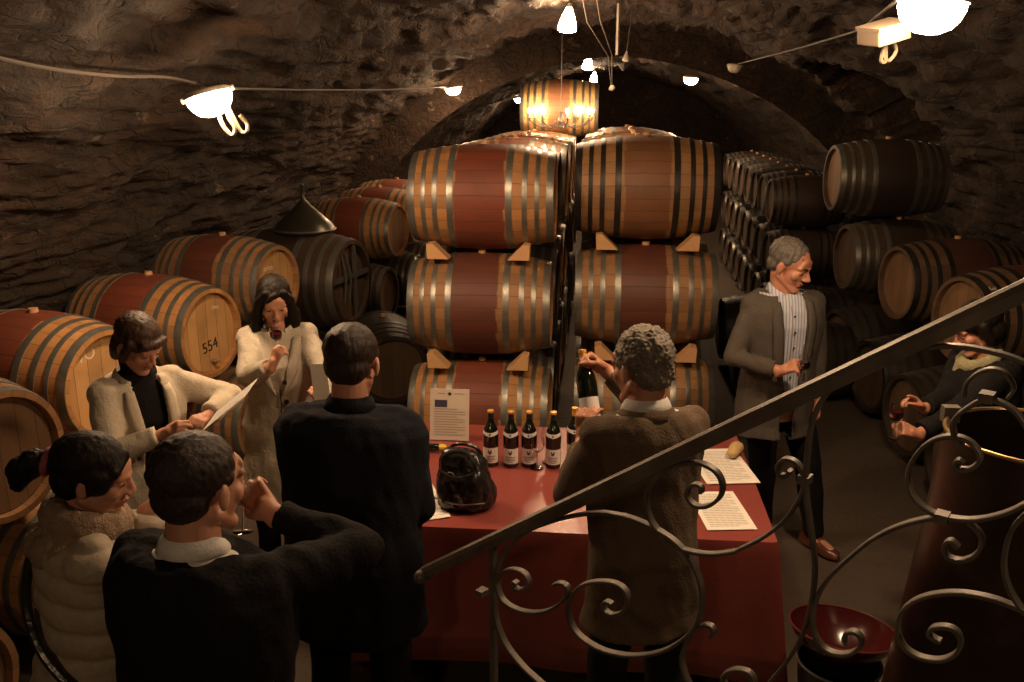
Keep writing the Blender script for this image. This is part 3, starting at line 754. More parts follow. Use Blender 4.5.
# loaf-like beige napkins at the back
M['bread'] = cloth('crusty_bread', (.50, .32, .12), (.62, .45, .22), 40, .8)
def bread(p, L, r, rz, label):
    q = MB(); q.cap((-L, 0, 0), r * .8, (L, 0, 0), r, 12); o = q.build('bread_roll', M['bread']); o.location = p + V((0, 0, r)); o.rotation_euler = (0, 0, rz); o.scale.z = .85; tag(o, label, 'bread')
bread(tp_(700, 439), .03, .035, .4, 'pale bread roll at the table back beside the curly-haired man')
bread(tp_(744, 461) + V((-.04, 0.05, 0)), .04, .036, 1.2, 'golden bread roll beside the rear white sheet')
# objects near the notice
t = empty('small_bottle', tp_(431, 452)); q = MB(); q.cap((-.05, 0, .022), .021, (.03, .01, .022), .02, 12); q.build('bottle_body', M['bottle'], t)
q = MB(); q.cap((.045, .012, .022), .018, (.065, .014, .022), .016, 12); q.build('yellow_cap', plain('yellow_foil', (.75, .5, .05), .35), t); tag(t, 'dark bottle lying down with a yellow top, beside the upright notice', 'bottle')
# black leather bag
M['leather'] = cloth('black_leather', (.012, .011, .011), (.028, .026, .025), 26, .28, .8, big=7)
def remesh(mb, name, mat, parent, vox=.006, sm=4, disp=None, cut=None, solid=0, keep=None):
    o = link('tmp_' + name, mb.mesh(), None)
    bm = bmesh.new(); bm.from_mesh(o.data); bmesh.ops.recalc_face_normals(bm, faces=bm.faces); bm.to_mesh(o.data); bm.free()
    r = o.modifiers.new('r', 'REMESH'); r.mode = 'VOXEL'; r.voxel_size = vox; r.adaptivity = 0
    if sm: s = o.modifiers.new('s', 'SMOOTH'); s.factor = .5; s.iterations = sm
    me = bpy.data.meshes.new_from_object(o.evaluated_get(bpy.context.evaluated_depsgraph_get()))
    bpy.data.objects.remove(o)
    n = len(me.vertices); co_ = np.empty(n * 3); me.vertices.foreach_get('co', co_); co_ = co_.reshape(-1, 3)
    if disp:
        no = np.empty(n * 3); me.vertices.foreach_get('normal', no); no = no.reshape(-1, 3)
        d = np.array([disp(V(c), V(k)) for c, k in zip(co_, no)]); co_ = co_ + no * d[:, None]
        me.vertices.foreach_set('co', co_.ravel()); me.update()
    if cut:
        bm = bmesh.new(); bm.from_mesh(me)
        dele = [f for f in bm.faces if cut(f.calc_center_median())]
        bmesh.ops.delete(bm, geom=dele, context='FACES'); bm.to_mesh(me); bm.free()
    me.polygons.foreach_set('use_smooth', [True] * len(me.polygons))
    me.name = name; q = link(name, me, mat, parent)
    if solid: k = q.modifiers.new('k', 'SOLIDIFY'); k.thickness = solid; k.offset = -1
    return q
bp = at(466, 500, z=ZT); t = empty('leather_bag', V((bp.x, bp.y - .05, ZT)), (0, 0, -.12)); t.scale = (1.02, 1.02, .93)
q = MB()
for z, rx, ry, cy in ((0, 0, 0, 0),): pass
rs = []
for z, rx, ry, cx in ((.0, .10, .065, .01), (.02, .122, .085, .01), (.09, .128, .09, .005), (.16, .118, .08, 0), (.22, .10, .06, -.005), (.265, .075, .035, -.01), (.28, .05, .02, -.015)):
    rs.append([V((cx + rx * math.copysign(abs(cos(a)) ** .75, cos(a)), ry * math.copysign(abs(sin(a)) ** .75, sin(a)), z)) for a in [2 * pi * k / 32 for k in range(32)]])
q.rings(rs)
remesh(q, 'bag_body', M['leather'], t, .005, 3, lambda p, n: noise.fractal(V((p.x * 16, p.y * 16, p.z * 9)), 1, 2, 3) * .012)
for yy, nm in ((-.055, 'front'), (.045, 'back')):
    q = MB(); q.tube(catmull([(-.075, yy, .20), (-.07, yy * 1.1, .26), (-.03, yy * .9, .288), (.03, yy * .9, .283), (.06, yy * 1.1, .25), (.07, yy, .20)]), .009, 8); q.build('handle', M['leather'], t)
q = MB(); q.tube([V((-.035 + .016 * cos(a), -.083, .185 + .016 * sin(a))) for a in [2 * pi * k / 16 for k in range(17)]], .003, 6); q.build('buckle', M['grey_metal'], t)
q = MB(); q.tube(catmull([(-.11, -.07, .06), (0, -.095, .05), (.11, -.07, .055)]), .004, 6); q.build('zip', M['grey_metal'], t)
q = MB(); q.tube(catmull([(-.09, -.07, .2), (-.0, -.088, .18), (.08, -.075, .21)]), .006, 6); q.build('strap', M['leather'], t)
tag(t, 'slouchy black leather handbag with a small buckle on the red cloth', 'bag')
# ------------------------------------------------------------------ bowl on a stand, copper vat
bw = at(842, 632, z=.50)
t = empty('spittoon_bowl', V((bw.x, bw.y, .0)));
M['bowl'] = plain('oxblood_enamel', (.045, .006, .007), .18); M['bowl_rim'] = plain('oxblood_rim', (.10, .02, .018), .3)
c = V((0, 0, .44)); Mt = Matrix.Translation(c) @ Matrix.Rotation(R_(-7), 4, 'X') @ Matrix.Rotation(R_(4), 4, 'Y')
q = MB(); q.lathe([(.001, -.045), (.07, -.045), (.09, -.035), (.14, .0), (.182, .045), (.199, .075), (.202, .075), (.186, .042), (.145, -.005), (.095, -.045), (.07, -.058), (.001, -.058)], 48, Mt, cap=False); q.build('bowl', M['bowl'], t)
q = MB(); q.tube([Mt @ V((.2 * cos(a), .2 * sin(a), .075)) for a in [2 * pi * k / 48 for k in range(49)]], .004, 6); q.build('rim', M['bowl_rim'], t)
tag(t, 'dark red wide bowl standing on a black pail beside the table corner', 'bowl')
t = empty('spit_pail', V((bw.x, bw.y, 0)))
q = MB(); q.lathe([(.001, 0), (.12, 0), (.125, .01), (.155, .37), (.158, .375), (.15, .375), (.12, .02), (.001, .02)], 40, cap=False); q.build('pail_body', M['leather'], t)
q = MB(); q.tube([V((.158 * cos(a), .158 * sin(a), .375)) for a in [2 * pi * k / 40 for k in range(41)]], .005, 6); q.build('rolled_rim', M['grey_metal'], t); tag(t, 'black pail on the floor carrying the dark red bowl', 'pail')
def copper():
    t = NT('worn_copper'); n = t.noise(4, 6, None, .65); n2 = t.noise(2, 3)
    col = t.mix(t.ramp(n, [(.35, (0, 0, 0)), (.7, (1, 1, 1))]), (.105, .062, .042), (.028, .022, .019))
    t.bump(n, .12, .01); return t.set(Base_Color=col, Metallic=.8, Roughness=t.math('MULTIPLY_ADD', n, .35, .2))
M['copper'] = copper()
vc = at(1035, 436, D=2.7); t = empty('copper_vat', V((vc.x, vc.y, 0)))
zt = vc.z; rt = .245
q = MB(); q.lathe([(.001, .0), (.36, .0), (.37, .02), (.335, zt * .35), (.285, zt * .7), (rt, zt), (rt - .012, zt), (.273, zt * .7), (.32, zt * .35), (.34, .05), (.001, .05)], 56, cap=False); q.build('vat_wall', M['copper'], t)
q = MB(); q.tube([V((rt * cos(a), rt * sin(a), zt)) for a in [2 * pi * k / 56 for k in range(57)]], .007, 8); q.build('rolled_rim', plain('bright_brass', (.55, .38, .18), .3, .9), t)
q = MB(); q.box((-rt * .78, rt * .62 , zt + .01), (.05, .035, .05)); q.build('lug', M['iron'], t, smooth=False)
tag(t, 'tall open copper vat with a bright rolled rim behind the railing', 'vat')
# ------------------------------------------------------------------ iron railing
RA = at(426, 572, D=2.45); RB = at(1024, 291, D=1.42)
rd = V((RB.x - RA.x, RB.y - RA.y, 0)).normalized(); rn = V((-rd.y, rd.x, 0))
def rp(px, py, off=0.0):
    d = ray(px, py); tt = (RA - EYE).dot(rn) / d.dot(rn); return EYE + d * tt + rn * off
rail = empty('stair_railing', V((RA.x, RA.y, 0)))
def flatbar(name, pts, wid=.020, th=.0075, parent=rail, mat='iron', n=6, taper=None):
    P = catmull(pts, n); org = rail.location; rs = []
    for i, p in enumerate(P):
        d = (P[min(i + 1, len(P) - 1)] - P[max(i - 1, 0)]).normalized(); b2 = d.cross(rn).normalized()
        w = wid / 2; h = th / 2
        rs.append([p - org + rn * a * w + b2 * b * h for a, b in ((-1, -.6), (-.8, -1), (.8, -1), (1, -.6), (1, .6), (.8, 1), (-.8, 1), (-1, .6))])
    q = MB(); q.rings(rs); return q.build(name, M[mat], parent, smooth=False)
hd = (RB - RA).normalized()
hp = [RA, RA + hd * .3, RA + hd * 1.0, RB, RB + hd * .7]
up_ = rn.cross(hd)
if up_.z < 0: up_ = -up_
q = MB(); rs = []
prof = [(-.5, -.42), (-.5, .1), (-.4, .38), (-.15, .5), (.15, .5), (.4, .38), (.5, .1), (.5, -.42)]
for p in [RA, RA + hd * .02, RB, RB + hd * .8]: rs.append([p - rail.location + rn * a * .046 + up_ * b * .036 for a, b in prof])
q.rings(rs); q.build('handrail', M['handrail'], rail, smooth=False)
q = MB(); q.cap(RA - rail.location - rn * .024 - up_ * .004, .019, RA - rail.location + rn * .024 - up_ * .004, .019, 14); q.build('handrail_scroll_end', M['handrail'], rail)
def L1(l, ox, oy, s): return [(ox + x / s, oy + y / s) for x, y in l]
c1 = lambda l: L1(l, 400, 460, 2.844); c4_ = lambda l: L1(l, 740, 430, 2.708); c3 = lambda l: L1(l, 400, 300, 2.844)
SCR = [
 c1([(603, 410), (590, 402), (580, 408), (584, 428), (605, 440), (632, 432), (648, 405), (642, 372), (612, 350), (565, 345), (520, 355), (490, 385), (480, 425), (490, 470), (522, 508), (580, 541), (660, 556), (740, 545), (800, 513), (842, 470), (858, 415), (857, 360), (840, 308), (806, 255), (760, 215), (700, 182), (640, 160), (570, 150), (500, 157), (430, 175), (370, 200), (320, 238), (287, 285), (272, 340), (268, 400), (276, 460), (300, 520), (345, 580), (400, 632), (470, 690)]),
 c1([(335, 352), (325, 346), (324, 356), (338, 368), (356, 364), (366, 345), (354, 322), (328, 311), (300, 315), (280, 335), (279, 365), (293, 397), (325, 421), (372, 433), (420, 428), (458, 405), (478, 378), (474, 358), (455, 349), (438, 354)]),
 c3([(858, 548), (856, 530), (838, 524), (820, 537), (820, 563), (845, 586), (882, 583), (910, 560), (918, 525), (900, 488), (855, 464), (800, 466), (745, 488), (710, 530), (701, 575), (712, 620), (735, 656)]) + c1([(770, 236), (820, 258), (885, 267), (950, 260)]) + c4_([(0, 322), (60, 292), (110, 255), (150, 205), (172, 160), (172, 118), (152, 88), (122, 78), (103, 98), (110, 120), (128, 122), (136, 108)]),
 [(752, 705), (768, 684), (788, 660), (803, 633), (812, 600), (815, 565), (811, 530), (807, 500), (806, 478), (808, 454), (811, 428), (821, 402), (842, 379), (873, 361), (914, 350), (955, 346), (997, 353), (1026, 363), (1060, 380)],
 c4_([(292, 578), (283, 566), (288, 550), (306, 545), (324, 556), (330, 576), (314, 597), (275, 607), (230, 592), (202, 552), (197, 500), (212, 447), (242, 400), (292, 350), (355, 298), (425, 262), (500, 241), (562, 236)]),
 c4_([(604, 92), (592, 82), (583, 92), (596, 106), (626, 104), (650, 80), (640, 48), (608, 24), (560, 17), (510, 35), (472, 75), (456, 122), (465, 170), (502, 212), (560, 236), (640, 242), (720, 224), (775, 198), (840, 165)]),
 c4_([(592, 318), (572, 300), (555, 310), (560, 340), (598, 353), (638, 338), (656, 305), (646, 275), (618, 248)]),
 c4_([(545, 572), (530, 566), (512, 552), (524, 535), (558, 532), (588, 546), (598, 577), (583, 606), (540, 622), (485, 613), (444, 585), (427, 540), (437, 495), (472, 462), (530, 444), (600, 441), (680, 455), (755, 482), (800, 500)]),
 c4_([(800, 215), (769, 232), (737, 270), (720, 320), (716, 375), (730, 430), (762, 482), (800, 520)]),
 c1([(884, 500), (893, 490), (888, 475), (868, 469), (842, 482), (815, 518), (803, 560), (810, 605), (832, 650), (870, 690)]),
 c1([(958, 616), (950, 610), (952, 602), (968, 605), (975, 620), (962, 634)]),
]
for k, s in enumerate(SCR):
    if k == 10: s = c1([(962, 618), (952, 608), (962, 600), (985, 603), (1000, 622), (988, 650), (945, 655), (922, 632), (922, 610), (950, 596), (985, 600), (1005, 620), (1010, 660), (1000, 700)][3:])
    flatbar('scroll', [rp(*p) for p in s])
for xy in (((493, 545), (497, 600), (505, 690)), ((807, 470), (808, 540), (806, 600))): pass
a0 = rp(493, 542); b0_ = V((a0.x, a0.y, .15))
q = MB(); q.rings([[p - rail.location + rd * a * .008 + rn * b * .008 for a, b in ((-1, -1), (1, -1), (1, 1), (-1, 1))] for p in (b0_, a0)]); q.build('baluster', M['iron'], rail, smooth=False)
for (px, py) in ((987, 397), (942, 517), (805, 479), (482, 590 + 2)):
    c = rp(px, py) - rail.location
    q = MB(); q.box((0, 0, 0), (.022, .028, .016), Matrix.Rotation(atan2(rd.y, rd.x), 3, 'Z')); o = q.build('collar', M['iron'], rail, smooth=False); o.location = c
flatbar('scroll', [rp(*p) for p in [(984, 399), (972, 405), (958, 415), (953, 424), (955, 436), (962, 446)]])
flatbar('scroll', [rp(*p) for p in [(990, 399), (1004, 404), (1018, 414), (1030, 432)]])
flatbar('scroll', [rp(*p) for p in [(964, 396), (967, 383), (978, 373), (992, 369), (1006, 374), (1014, 388), (1008, 398)]], th=.006)
tag(rail, 'wrought-iron stair railing with scrolls and a sloping handrail', 'railing')
# stair flight the railing stands on
q = MB(); n = 7
for k in range(n):
    zt_ = .16 * (k + 1) + .06; s0 = V((RA.x, RA.y, 0)) + rd * (.03 + .245 * k); s1 = s0 + rd * .245
    if k == n - 1: s1 = s0 + rd * 1.2
    a = [s0 + rn * .08, s1 + rn * .08, s1 - rn * 1.25, s0 - rn * 1.25]
    b = len(q.v); q.v += [tuple(p) for p in a] + [tuple(p + Z * zt_) for p in a]
    q.f += [tuple(b + i for i in f) for f in ((3, 2, 1, 0), (4, 5, 6, 7), (0, 1, 5, 4), (1, 2, 6, 5), (2, 3, 7, 6), (3, 0, 4, 7))]
st = q.build('stair_flight', M['floor'], None, smooth=False); st['kind'] = 'structure'
# ------------------------------------------------------------------ people
def skinmat(name, c):
    t = NT(name); n = t.noise(14, 4); n2 = t.noise(120, 2)
    col = t.mix(n, c, (c[0] * .82, c[1] * .66, c[2] * .6)); t.bump(n2, .12, .002)
    return t.set(Base_Color=col, Roughness=.5, Subsurface_Weight=.12, Subsurface_Radius=(.02, .008, .004), Subsurface_Scale=.4)
M['skin'] = skinmat('skin', (.56, .30, .20)); M['skin2'] = skinmat('tanned_skin', (.50, .25, .16))
def hairmat(name, a, b, rough=.42, mp=(40, 40, 5)):
    t = NT(name); n = t.noise(3.0, 5, None, .7, mp); n2 = t.noise(5, 3)
    col = t.mix(n, a, b); col = t.mix(t.math('MULTIPLY', n2, .4), col, tuple(v * .5 for v in a)); t.bump(n, .6, .006)
    return t.set(Base_Color=col, Roughness=rough, Specular_IOR_Level=.3)
M['hair_black'] = hairmat('black_hair', (.006, .005, .004), (.02, .014, .010), .5)
M['hair_brown'] = hairmat('brown_hair', (.022, .011, .007), (.085, .04, .02), .45)
M['hair_dkbrown'] = hairmat('dark_cropped_hair', (.018, .011, .008), (.05, .032, .022), .45, (60, 60, 30))
M['hair_grey'] = hairmat('grey_hair', (.06, .052, .045), (.19, .17, .15), .5, (50, 50, 20))
M['hair_saltpepper'] = hairmat('curly_greying_hair', (.04, .032, .026), (.36, .31, .25), .5, (22, 22, 22))
M['hair_black'].node_tree.nodes['Principled BSDF'].inputs['Specular IOR Level'].default_value = .16
M['eye'] = plain('dark_eye', (.03, .018, .012), .15); M['lip'] = plain('lips', (.36, .12, .10), .65)
M['tweed_brown'] = cloth('brown_tweed', (.075, .048, .028), (.13, .085, .05), 140, .95, .5)
M['tweed_grey'] = cloth('grey_brown_tweed', (.055, .045, .036), (.095, .08, .065), 140, .95, .5)
M['navy'] = cloth('navy_wool', (.010, .011, .016), (.018, .019, .026), 120, .95, .4)
M['blackcloth'] = cloth('black_cotton', (.006, .0055, .006), (.012, .011, .011), 90, .9, .5)
M['darkpants'] = cloth('dark_trouser', (.008, .008, .009), (.015, .014, .015), 90, .9, .4)
for k_ in ('navy', 'blackcloth', 'darkpants'): M[k_].node_tree.nodes['Principled BSDF'].inputs['Specular IOR Level'].default_value = .15
M['cream'] = cloth('cream_wool', (.50, .43, .32), (.62, .54, .42), 90, .9, .45)
M['trench'] = cloth('pale_beige_cotton', (.38, .335, .26), (.48, .42, .33), 70, .85, .5)
M['puffer'] = cloth('beige_quilted_nylon', (.36, .30, .22), (.46, .38, .28), 50, .6, .6)
M['fleece'] = cloth('brown_fleece_lining', (.24, .165, .11), (.36, .26, .18), 160, 1, 1.0)
M['shirt'] = cloth('pale_blue_striped_shirt', (.55, .57, .62), (.68, .69, .72), 120, .8, .3)
def stripes(name, a_, b_):
    t = NT(name); x = t.n('ShaderNodeSeparateXYZ', i0=t.obj()).outputs[0]
    f = t.math('FRACT', t.math('MULTIPLY', x, 62)); m_ = t.ramp(f, [(.55, (0, 0, 0)), (.62, (1, 1, 1))])
    n = t.noise(8, 4); t.bump(n, .5, .01); return t.set(Base_Color=t.mix(m_, a_, b_), Roughness=.85)
M['shirt'] = stripes('blue_striped_shirt', (.50, .52, .58), (.26, .30, .42))
M['whiteshirt'] = cloth('white_shirt', (.62, .60, .56), (.72, .70, .66), 120, .8, .3)
M['scarf'] = cloth('olive_scarf', (.20, .19, .10), (.32, .30, .17), 60, .9, .7)
M['shoe'] = plain('brown_shoe_leather', (.10, .035, .018), .3); M['shoek'] = plain('black_shoe_leather', (.015, .013, .012), .35)
M['button'] = plain('dark_button', (.02, .015, .012), .3)
M['scrunchie'] = cloth('red_patterned_scrunchie', (.20, .02, .04), (.45, .15, .2), 90, .8, .9)

MEN = [(-.20, .190, .132, -.005), (0, .182, .132, 0), (.10, .172, .124, .004), (.22, .184, .130, .006), (.34, .200, .133, .0), (.42, .205, .120, -.012), (.465, .182, .096, -.02), (.495, .128, .074, -.025), (.53, .066, .058, -.022)]
WOM = [(-.20, .180, .125, -.01), (-.04, .178, .125, -.008), (.10, .135, .10, .0), (.22, .150, .115, .014), (.32, .160, .125, .016), (.41, .166, .10, -.008), (.455, .148, .082, -.02), (.485, .10, .062, -.024), (.515, .056, .05, -.02)]
class Person:
    def __init__(s, name_label, crown, face, H=1.75, lean=0, side=0, sex='m', head=(None, 0, 0), skin='skin', pelvis=None):
        """crown: world point of the top of the head; face: body heading in degrees"""
        s.k = k = H / 1.75; s.sex = sex; s.prof = MEN if sex == 'm' else WOM; s.skin = skin
        a = R_(face); f = V((cos(a), sin(a), 0)); r = V((f.y, -f.x, 0))
        s.f, s.r = f, r
        B = Matrix((r, f, Z)).transposed()
        s.B = B; s.Up = B @ Matrix.Rotation(-R_(lean), 3, 'X') @ Matrix.Rotation(R_(side), 3, 'Y')
        ch = crown
        hyaw = R_(head[0] if head[0] is not None else face); hf = V((cos(hyaw), sin(hyaw), 0)); hr = V((hf.y, -hf.x, 0))
        s.hM = (Matrix((hr, hf, Z)).transposed() @ Matrix.Rotation(-R_(head[1]), 3, 'X') @ Matrix.Rotation(R_(head[2]), 3, 'Y'))
        s.hc = ch - s.hM @ V((0, -.02, .118)) * k
        # neck base sits below the head centre
        neck = s.hc + (s.hM @ V((0, -.035, -.02)) * .5 + V((0, 0, -.078)) + s.Up @ V((0, -.02, -.025))) * k
        s.pel = neck - s.Up @ V((0, -.02, .53)) * k
        s.neck = neck
        s.base = V((s.pel.x, s.pel.y, 0)); s.pz = s.pel.z
        s.root = empty('person', s.base); tag(s.root, name_label, 'person')
        s.hk = k * (1.06 if sex == 'm' else 1.03); s.legs = []; s.body = MB(); s.sleeves = []
    def u(s, x, y, z): return s.pel + (s.Up @ V((x, y, z))) * s.k if z > 0 else s.pel + (s.B @ V((x, y, z))) * s.k
    def w(s, p): return p - s.base
    def loc(s, p):
        q = V(p) + s.base - s.pel; a = s.Up.transposed() @ q / s.k
        return a if a.z > 0 else s.B.transposed() @ q / s.k
    def arm(s, side, wrist, pole, fdir, nrm, curl=.5, thumb=.5, spread=1.0, rs=1.0, curls=None):
        k = s.k; sw = .172 if s.sex == 'm' else .148
        S = s.u(side * sw, -.012, .435); Wp = V(wrist); l1, l2 = .285 * k, .255 * k
        d = Wp - S; L = d.length
        if L > (l1 + l2) * .995: Wp = S + d * ((l1 + l2) * .995 / L); d = Wp - S; L = d.length
        x = (l1 * l1 - l2 * l2 + L * L) / (2 * L); h = sqrt(max(l1 * l1 - x * x, 0)); dn = d / L
        pl = V(pole); pl = (pl - dn * pl.dot(dn)).normalized()
        E = S + dn * x + pl * h
        s.sleeves.append((side, S, E, Wp))
        b = s.body; g = .9 if s.sex == 'f' else 1
        b.cap(s.w(S) + s.Up @ V((-side * .02, 0, -.01)), .038 * k * g, s.w(E), .036 * k * g); b.cap(s.w(E), .038 * k * g, s.w(Wp), .0255 * k * g)
        s.hand(side, Wp, V(fdir), V(nrm), curl, thumb, spread, curls)
        return E
    def grip(s, C, fd, nm, along=.085, off=.038):
        fd = V(fd).normalized(); nm = V(nm); nm = (nm - fd * nm.dot(fd)).normalized()
        return V(C) - fd * along * s.k + nm * off * s.k
    def hand(s, side, Wp, fd, nm, curl, thumb, spread, curls):
        k = s.k * (.92 if s.sex == 'f' else 1.0); y = fd.normalized(); z = (nm - y * nm.dot(y)).normalized(); x = y.cross(z)
        # x for side: thumb side; side=+1 right hand seen from the back, fingers up -> thumb on the left
        tx = -side
        def P(a, b_, c): return s.w(Wp) + (x * a * tx + y * b_ + z * c) * k
        b = s.body
        b.cap(P(0, -.02, 0), .025 * k, P(0, .03, 0), .024 * k, flat=(x, 1.15))
        xs = (.030, .0105, -.0105, -.029); ln = (.069, .077, .071, .055)
        for i in range(4):
            b.cap(P(xs[i] * .55, .018, -.002), .0145 * k, P(xs[i], .088 - abs(i - 1) * .004, 0), .0115 * k, 10)
            c = (curls[i] if curls else curl); a = 0.12; p = V((xs[i], .088 - abs(i - 1) * .004, 0)); fan = (1.5 - i) * .05 * spread
            rr = .0098
            for sg, fr in enumerate((.46, .30, .24)):
                a += c * (1.25, 1.35, .9)[sg]
                q = p + V((fan * ln[i] * fr * 2, cos(a) * ln[i] * fr, -sin(a) * ln[i] * fr))
                b.cap(P(*p), rr * k, P(*q), (rr - .0009) * k, 10); p = q; rr -= .0009
        t0 = V((.022, .018, -.006)); t1 = V((.044, .050, -.012 - .022 * thumb)); t2 = V((.050 - .018 * thumb, .080, -.020 - .032 * thumb)); t3 = V((.046 - .03 * thumb, .103, -.026 - .036 * thumb))
        b.cap(P(*t0), .0165 * k, P(*t1), .0135 * k, 10); b.cap(P(*t1), .0125 * k, P(*t2), .0108 * k, 10); b.cap(P(*t2), .0108 * k, P(*t3), .0088 * k, 10)
    def leg(s, side, foot=None, toe=None, knee=None):
        k = s.k
        hip = s.u(side * .088, 0, -.02); hip = V((hip.x, hip.y, s.pz - .02))
        ank = V(foot) if foot else V((hip.x, hip.y, 0)) + s.B @ V((side * .03, -.02, 0)); ank.z = .085 * k
        kn = (hip + ank) / 2 + s.B @ V((side * .01, .035, 0)) * k
        if knee: kn = V(knee)
        td = V(toe) if toe else (s.B @ V((side * .25, 1, 0))).normalized()
        s.legs.append((side, hip, kn, ank, td))
    def finish(s, vox=.0055):
        k = s.k; b = s.body; hM = s.hM; hc = s.w(s.hc)
        if not s.legs: s.leg(-1); s.leg(1)
        kh = s.hk
        def h(x, y, z): return hc + hM @ V((x, y, z)) * kh
        def e(c, r, M2=None): b.sphere(h(*c), V(r) * kh, (hM @ M2) if M2 else hM, 20, 14)
        m_ = s.sex == 'm'
        e((0, -.018, .035), (.077, .096, .083)); e((0, .020, -.022), (.060 if m_ else .057, .066, .088))
        for sg in (-1, 1):
            b.cap(h(sg * .050, -.012, -.052), .020 * kh, h(sg * .014, .066, -.098), (.019 if m_ else .015) * kh)
            e((sg * .037, .052, -.022), (.025, .024, .026)); e((sg * .080, -.012, -.008), (.009, .019, .031), Matrix.Rotation(sg * .35, 3, 'Z'))
            e((sg * .031, .073, .002), (.0155, .010, .0085)); e((sg * .0125, .096, -.031), (.0085, .010, .007))
            b.cap(h(sg * .012, .083, .020), .0095 * kh, h(sg * .046, .068, .022), .0095 * kh, 10)
        e((0, .070, -.097), (.022, .018, .016)); e((0, .072, .035), (.05, .012, .03))
        b.cap(h(0, .083, .012), .0085 * kh, h(0, .109 if m_ else .1035, -.025), (.0115 if m_ else .0095) * kh, 12)
        b.cap(h(-.019, .078, -.055), .0065 * kh, h(.019, .078, -.055), .0065 * kh, 8); b.cap(h(-.006, .085, -.056), .0065 * kh, h(.006, .085, -.056), .0065 * kh, 8)
        b.cap(h(-.015, .077, -.068), .007 * kh, h(.015, .077, -.068), .007 * kh, 8)
        nb = s.w(s.u(0, -.02, .49)); nr = .058 if m_ else .046
        b.cap(h(0, -.03, -.05), nr * k, nb, (nr + .006) * k, 18)
        # trunk and legs below the clothes
        b.rings([[s.w(s.u(rx * .78 * cos(t), cy + ry * .78 * sin(t), z * .95)) for t in [2 * pi * j / 28 for j in range(28)]] for z, rx, ry, cy in s.prof])
        for side, hip, kn, ank, td in s.legs:
            b.cap(s.w(hip), .078 * k, s.w(kn), .052 * k); b.cap(s.w(kn), .052 * k, s.w(ank), .034 * k)
            b.cap(s.w(ank) + V((0, 0, -.03)), .034 * k, s.w(ank) + td * .13 * k + V((0, 0, -.05 * k)), .028 * k)
        o = remesh(b, 'body', M[s.skin], s.root, vox, 2)
        for sg in (-1, 1):
            q = MB(); q.sphere(h(sg * .031, .0765, .001), V((.0115, .0078, .0050)) * kh, hM, 14, 8); q.build('eye', M['eye'], s.root)
        q = MB(); q.cap(h(-.018, .0835, -.056), .0038 * k, h(.018, .0835, -.056), .0038 * k, 8); q.cap(h(-.007, .090, -.056), .0042 * k, h(.007, .090, -.056), .0042 * k, 8); q.cap(h(-.014, .0825, -.067), .0045 * k, h(.014, .0825, -.067), .0045 * k, 8)
        q.build('lips', M['lip'], s.root)
        s.h = h; return o
    def brows(s, mat):
        for sg in (-1, 1):
            q = MB(); q.tube([s.h(sg * .014, .092, .024), s.h(sg * .032, .087, .029), s.h(sg * .050, .071, .023)], [.0035 * s.k, .0042 * s.k, .002 * s.k], 8); q.build('eyebrow', M[mat], s.root)
    def garment(s, name, mat, off=.018, hem=-.2, flare=1.0, top=.50, sleeve=(.062, .052, .040), cuff=.03, cut=None, vox=.008, disp=None, fold=.008, extra=None, sm=4, solid=.005, sleeves=True, neckhole=True, parent=None):
        k = s.k; q = MB(); rs = []
        P = [p for p in s.prof if hem <= p[0] <= top + .001]
        lo = s.prof[0]
        if hem < -.2:
            n = max(1, int(round((-.2 - hem) / .12)))
            P = [(hem + (-.2 - hem) * j / n, lo[1] * (1 + (flare - 1) * (1 - j / n)), lo[2] * (1 + (flare - 1) * 1.1 * (1 - j / n)), lo[3]) for j in range(n)] + [p for p in s.prof if -.2 <= p[0] <= top + .001]
        for z, rx, ry, cy in P:
            rs.append([s.w(s.u((rx + off) * cos(t), cy + (ry + off) * sin(t), z)) for t in [2 * pi * j / 40 for j in range(40)]])
        q.rings(rs)
        if sleeves:
            for side, S, E, Wp in s.sleeves:
                d = (Wp - E).normalized(); We = Wp - d * cuff * k
                q.cap(s.w(S) + (s.Up @ V((-side * .02, 0, -.012))) * k, sleeve[0] * 1.08 * k, s.w(E), sleeve[1] * k, 18)
                n = 18; a = d.orthogonal().normalized(); c = d.cross(a)
                q.sphere(s.w(E), sleeve[1] * k)
                q.rings([[s.w(p) + (a * cos(2 * pi * j / n) + c * sin(2 * pi * j / n)) * r * k for j in range(n)] for p, r in ((E, sleeve[1]), ((E + We) / 2, (sleeve[1] + sleeve[2]) / 2), (We, sleeve[2]))])
                q.cap(s.w(S), sleeve[0] * k, s.w(s.u(side * .08, -.015, .43)), sleeve[0] * .9 * k, 16)
        if extra: extra(q)
        sd = random.random() * 50
        def dsp(p, n):
            l = s.loc(p)
            v = noise.noise(V((p.x * 9 + sd, p.y * 9, p.z * 5))) * fold + noise.noise(V((p.x * 22, p.y * 22 + sd, p.z * 12 + (p.x + p.y) * 9))) * fold * .5
            return v + (disp(l, p) if disp else 0)
        def ct(c): return cut(s.loc(c))
        return remesh(q, name, M[mat], parent or s.root, vox, sm, dsp, ct if cut else None, solid if cut else 0)
    def surf(s, x, z, off):
        P = s.prof
        for a, b in zip(P, P[1:]):
            if a[0] <= z <= b[0]:
                t = (z - a[0]) / (b[0] - a[0]); rx, ry, cy = [a[i] + (b[i] - a[i]) * t for i in (1, 2, 3)]; break
        else: rx, ry, cy = P[0][1:] if z < P[0][0] else P[-1][1:]
        u = min(abs(x) / (rx + off), .97); return cy + (ry + off) * sqrt(1 - u * u)
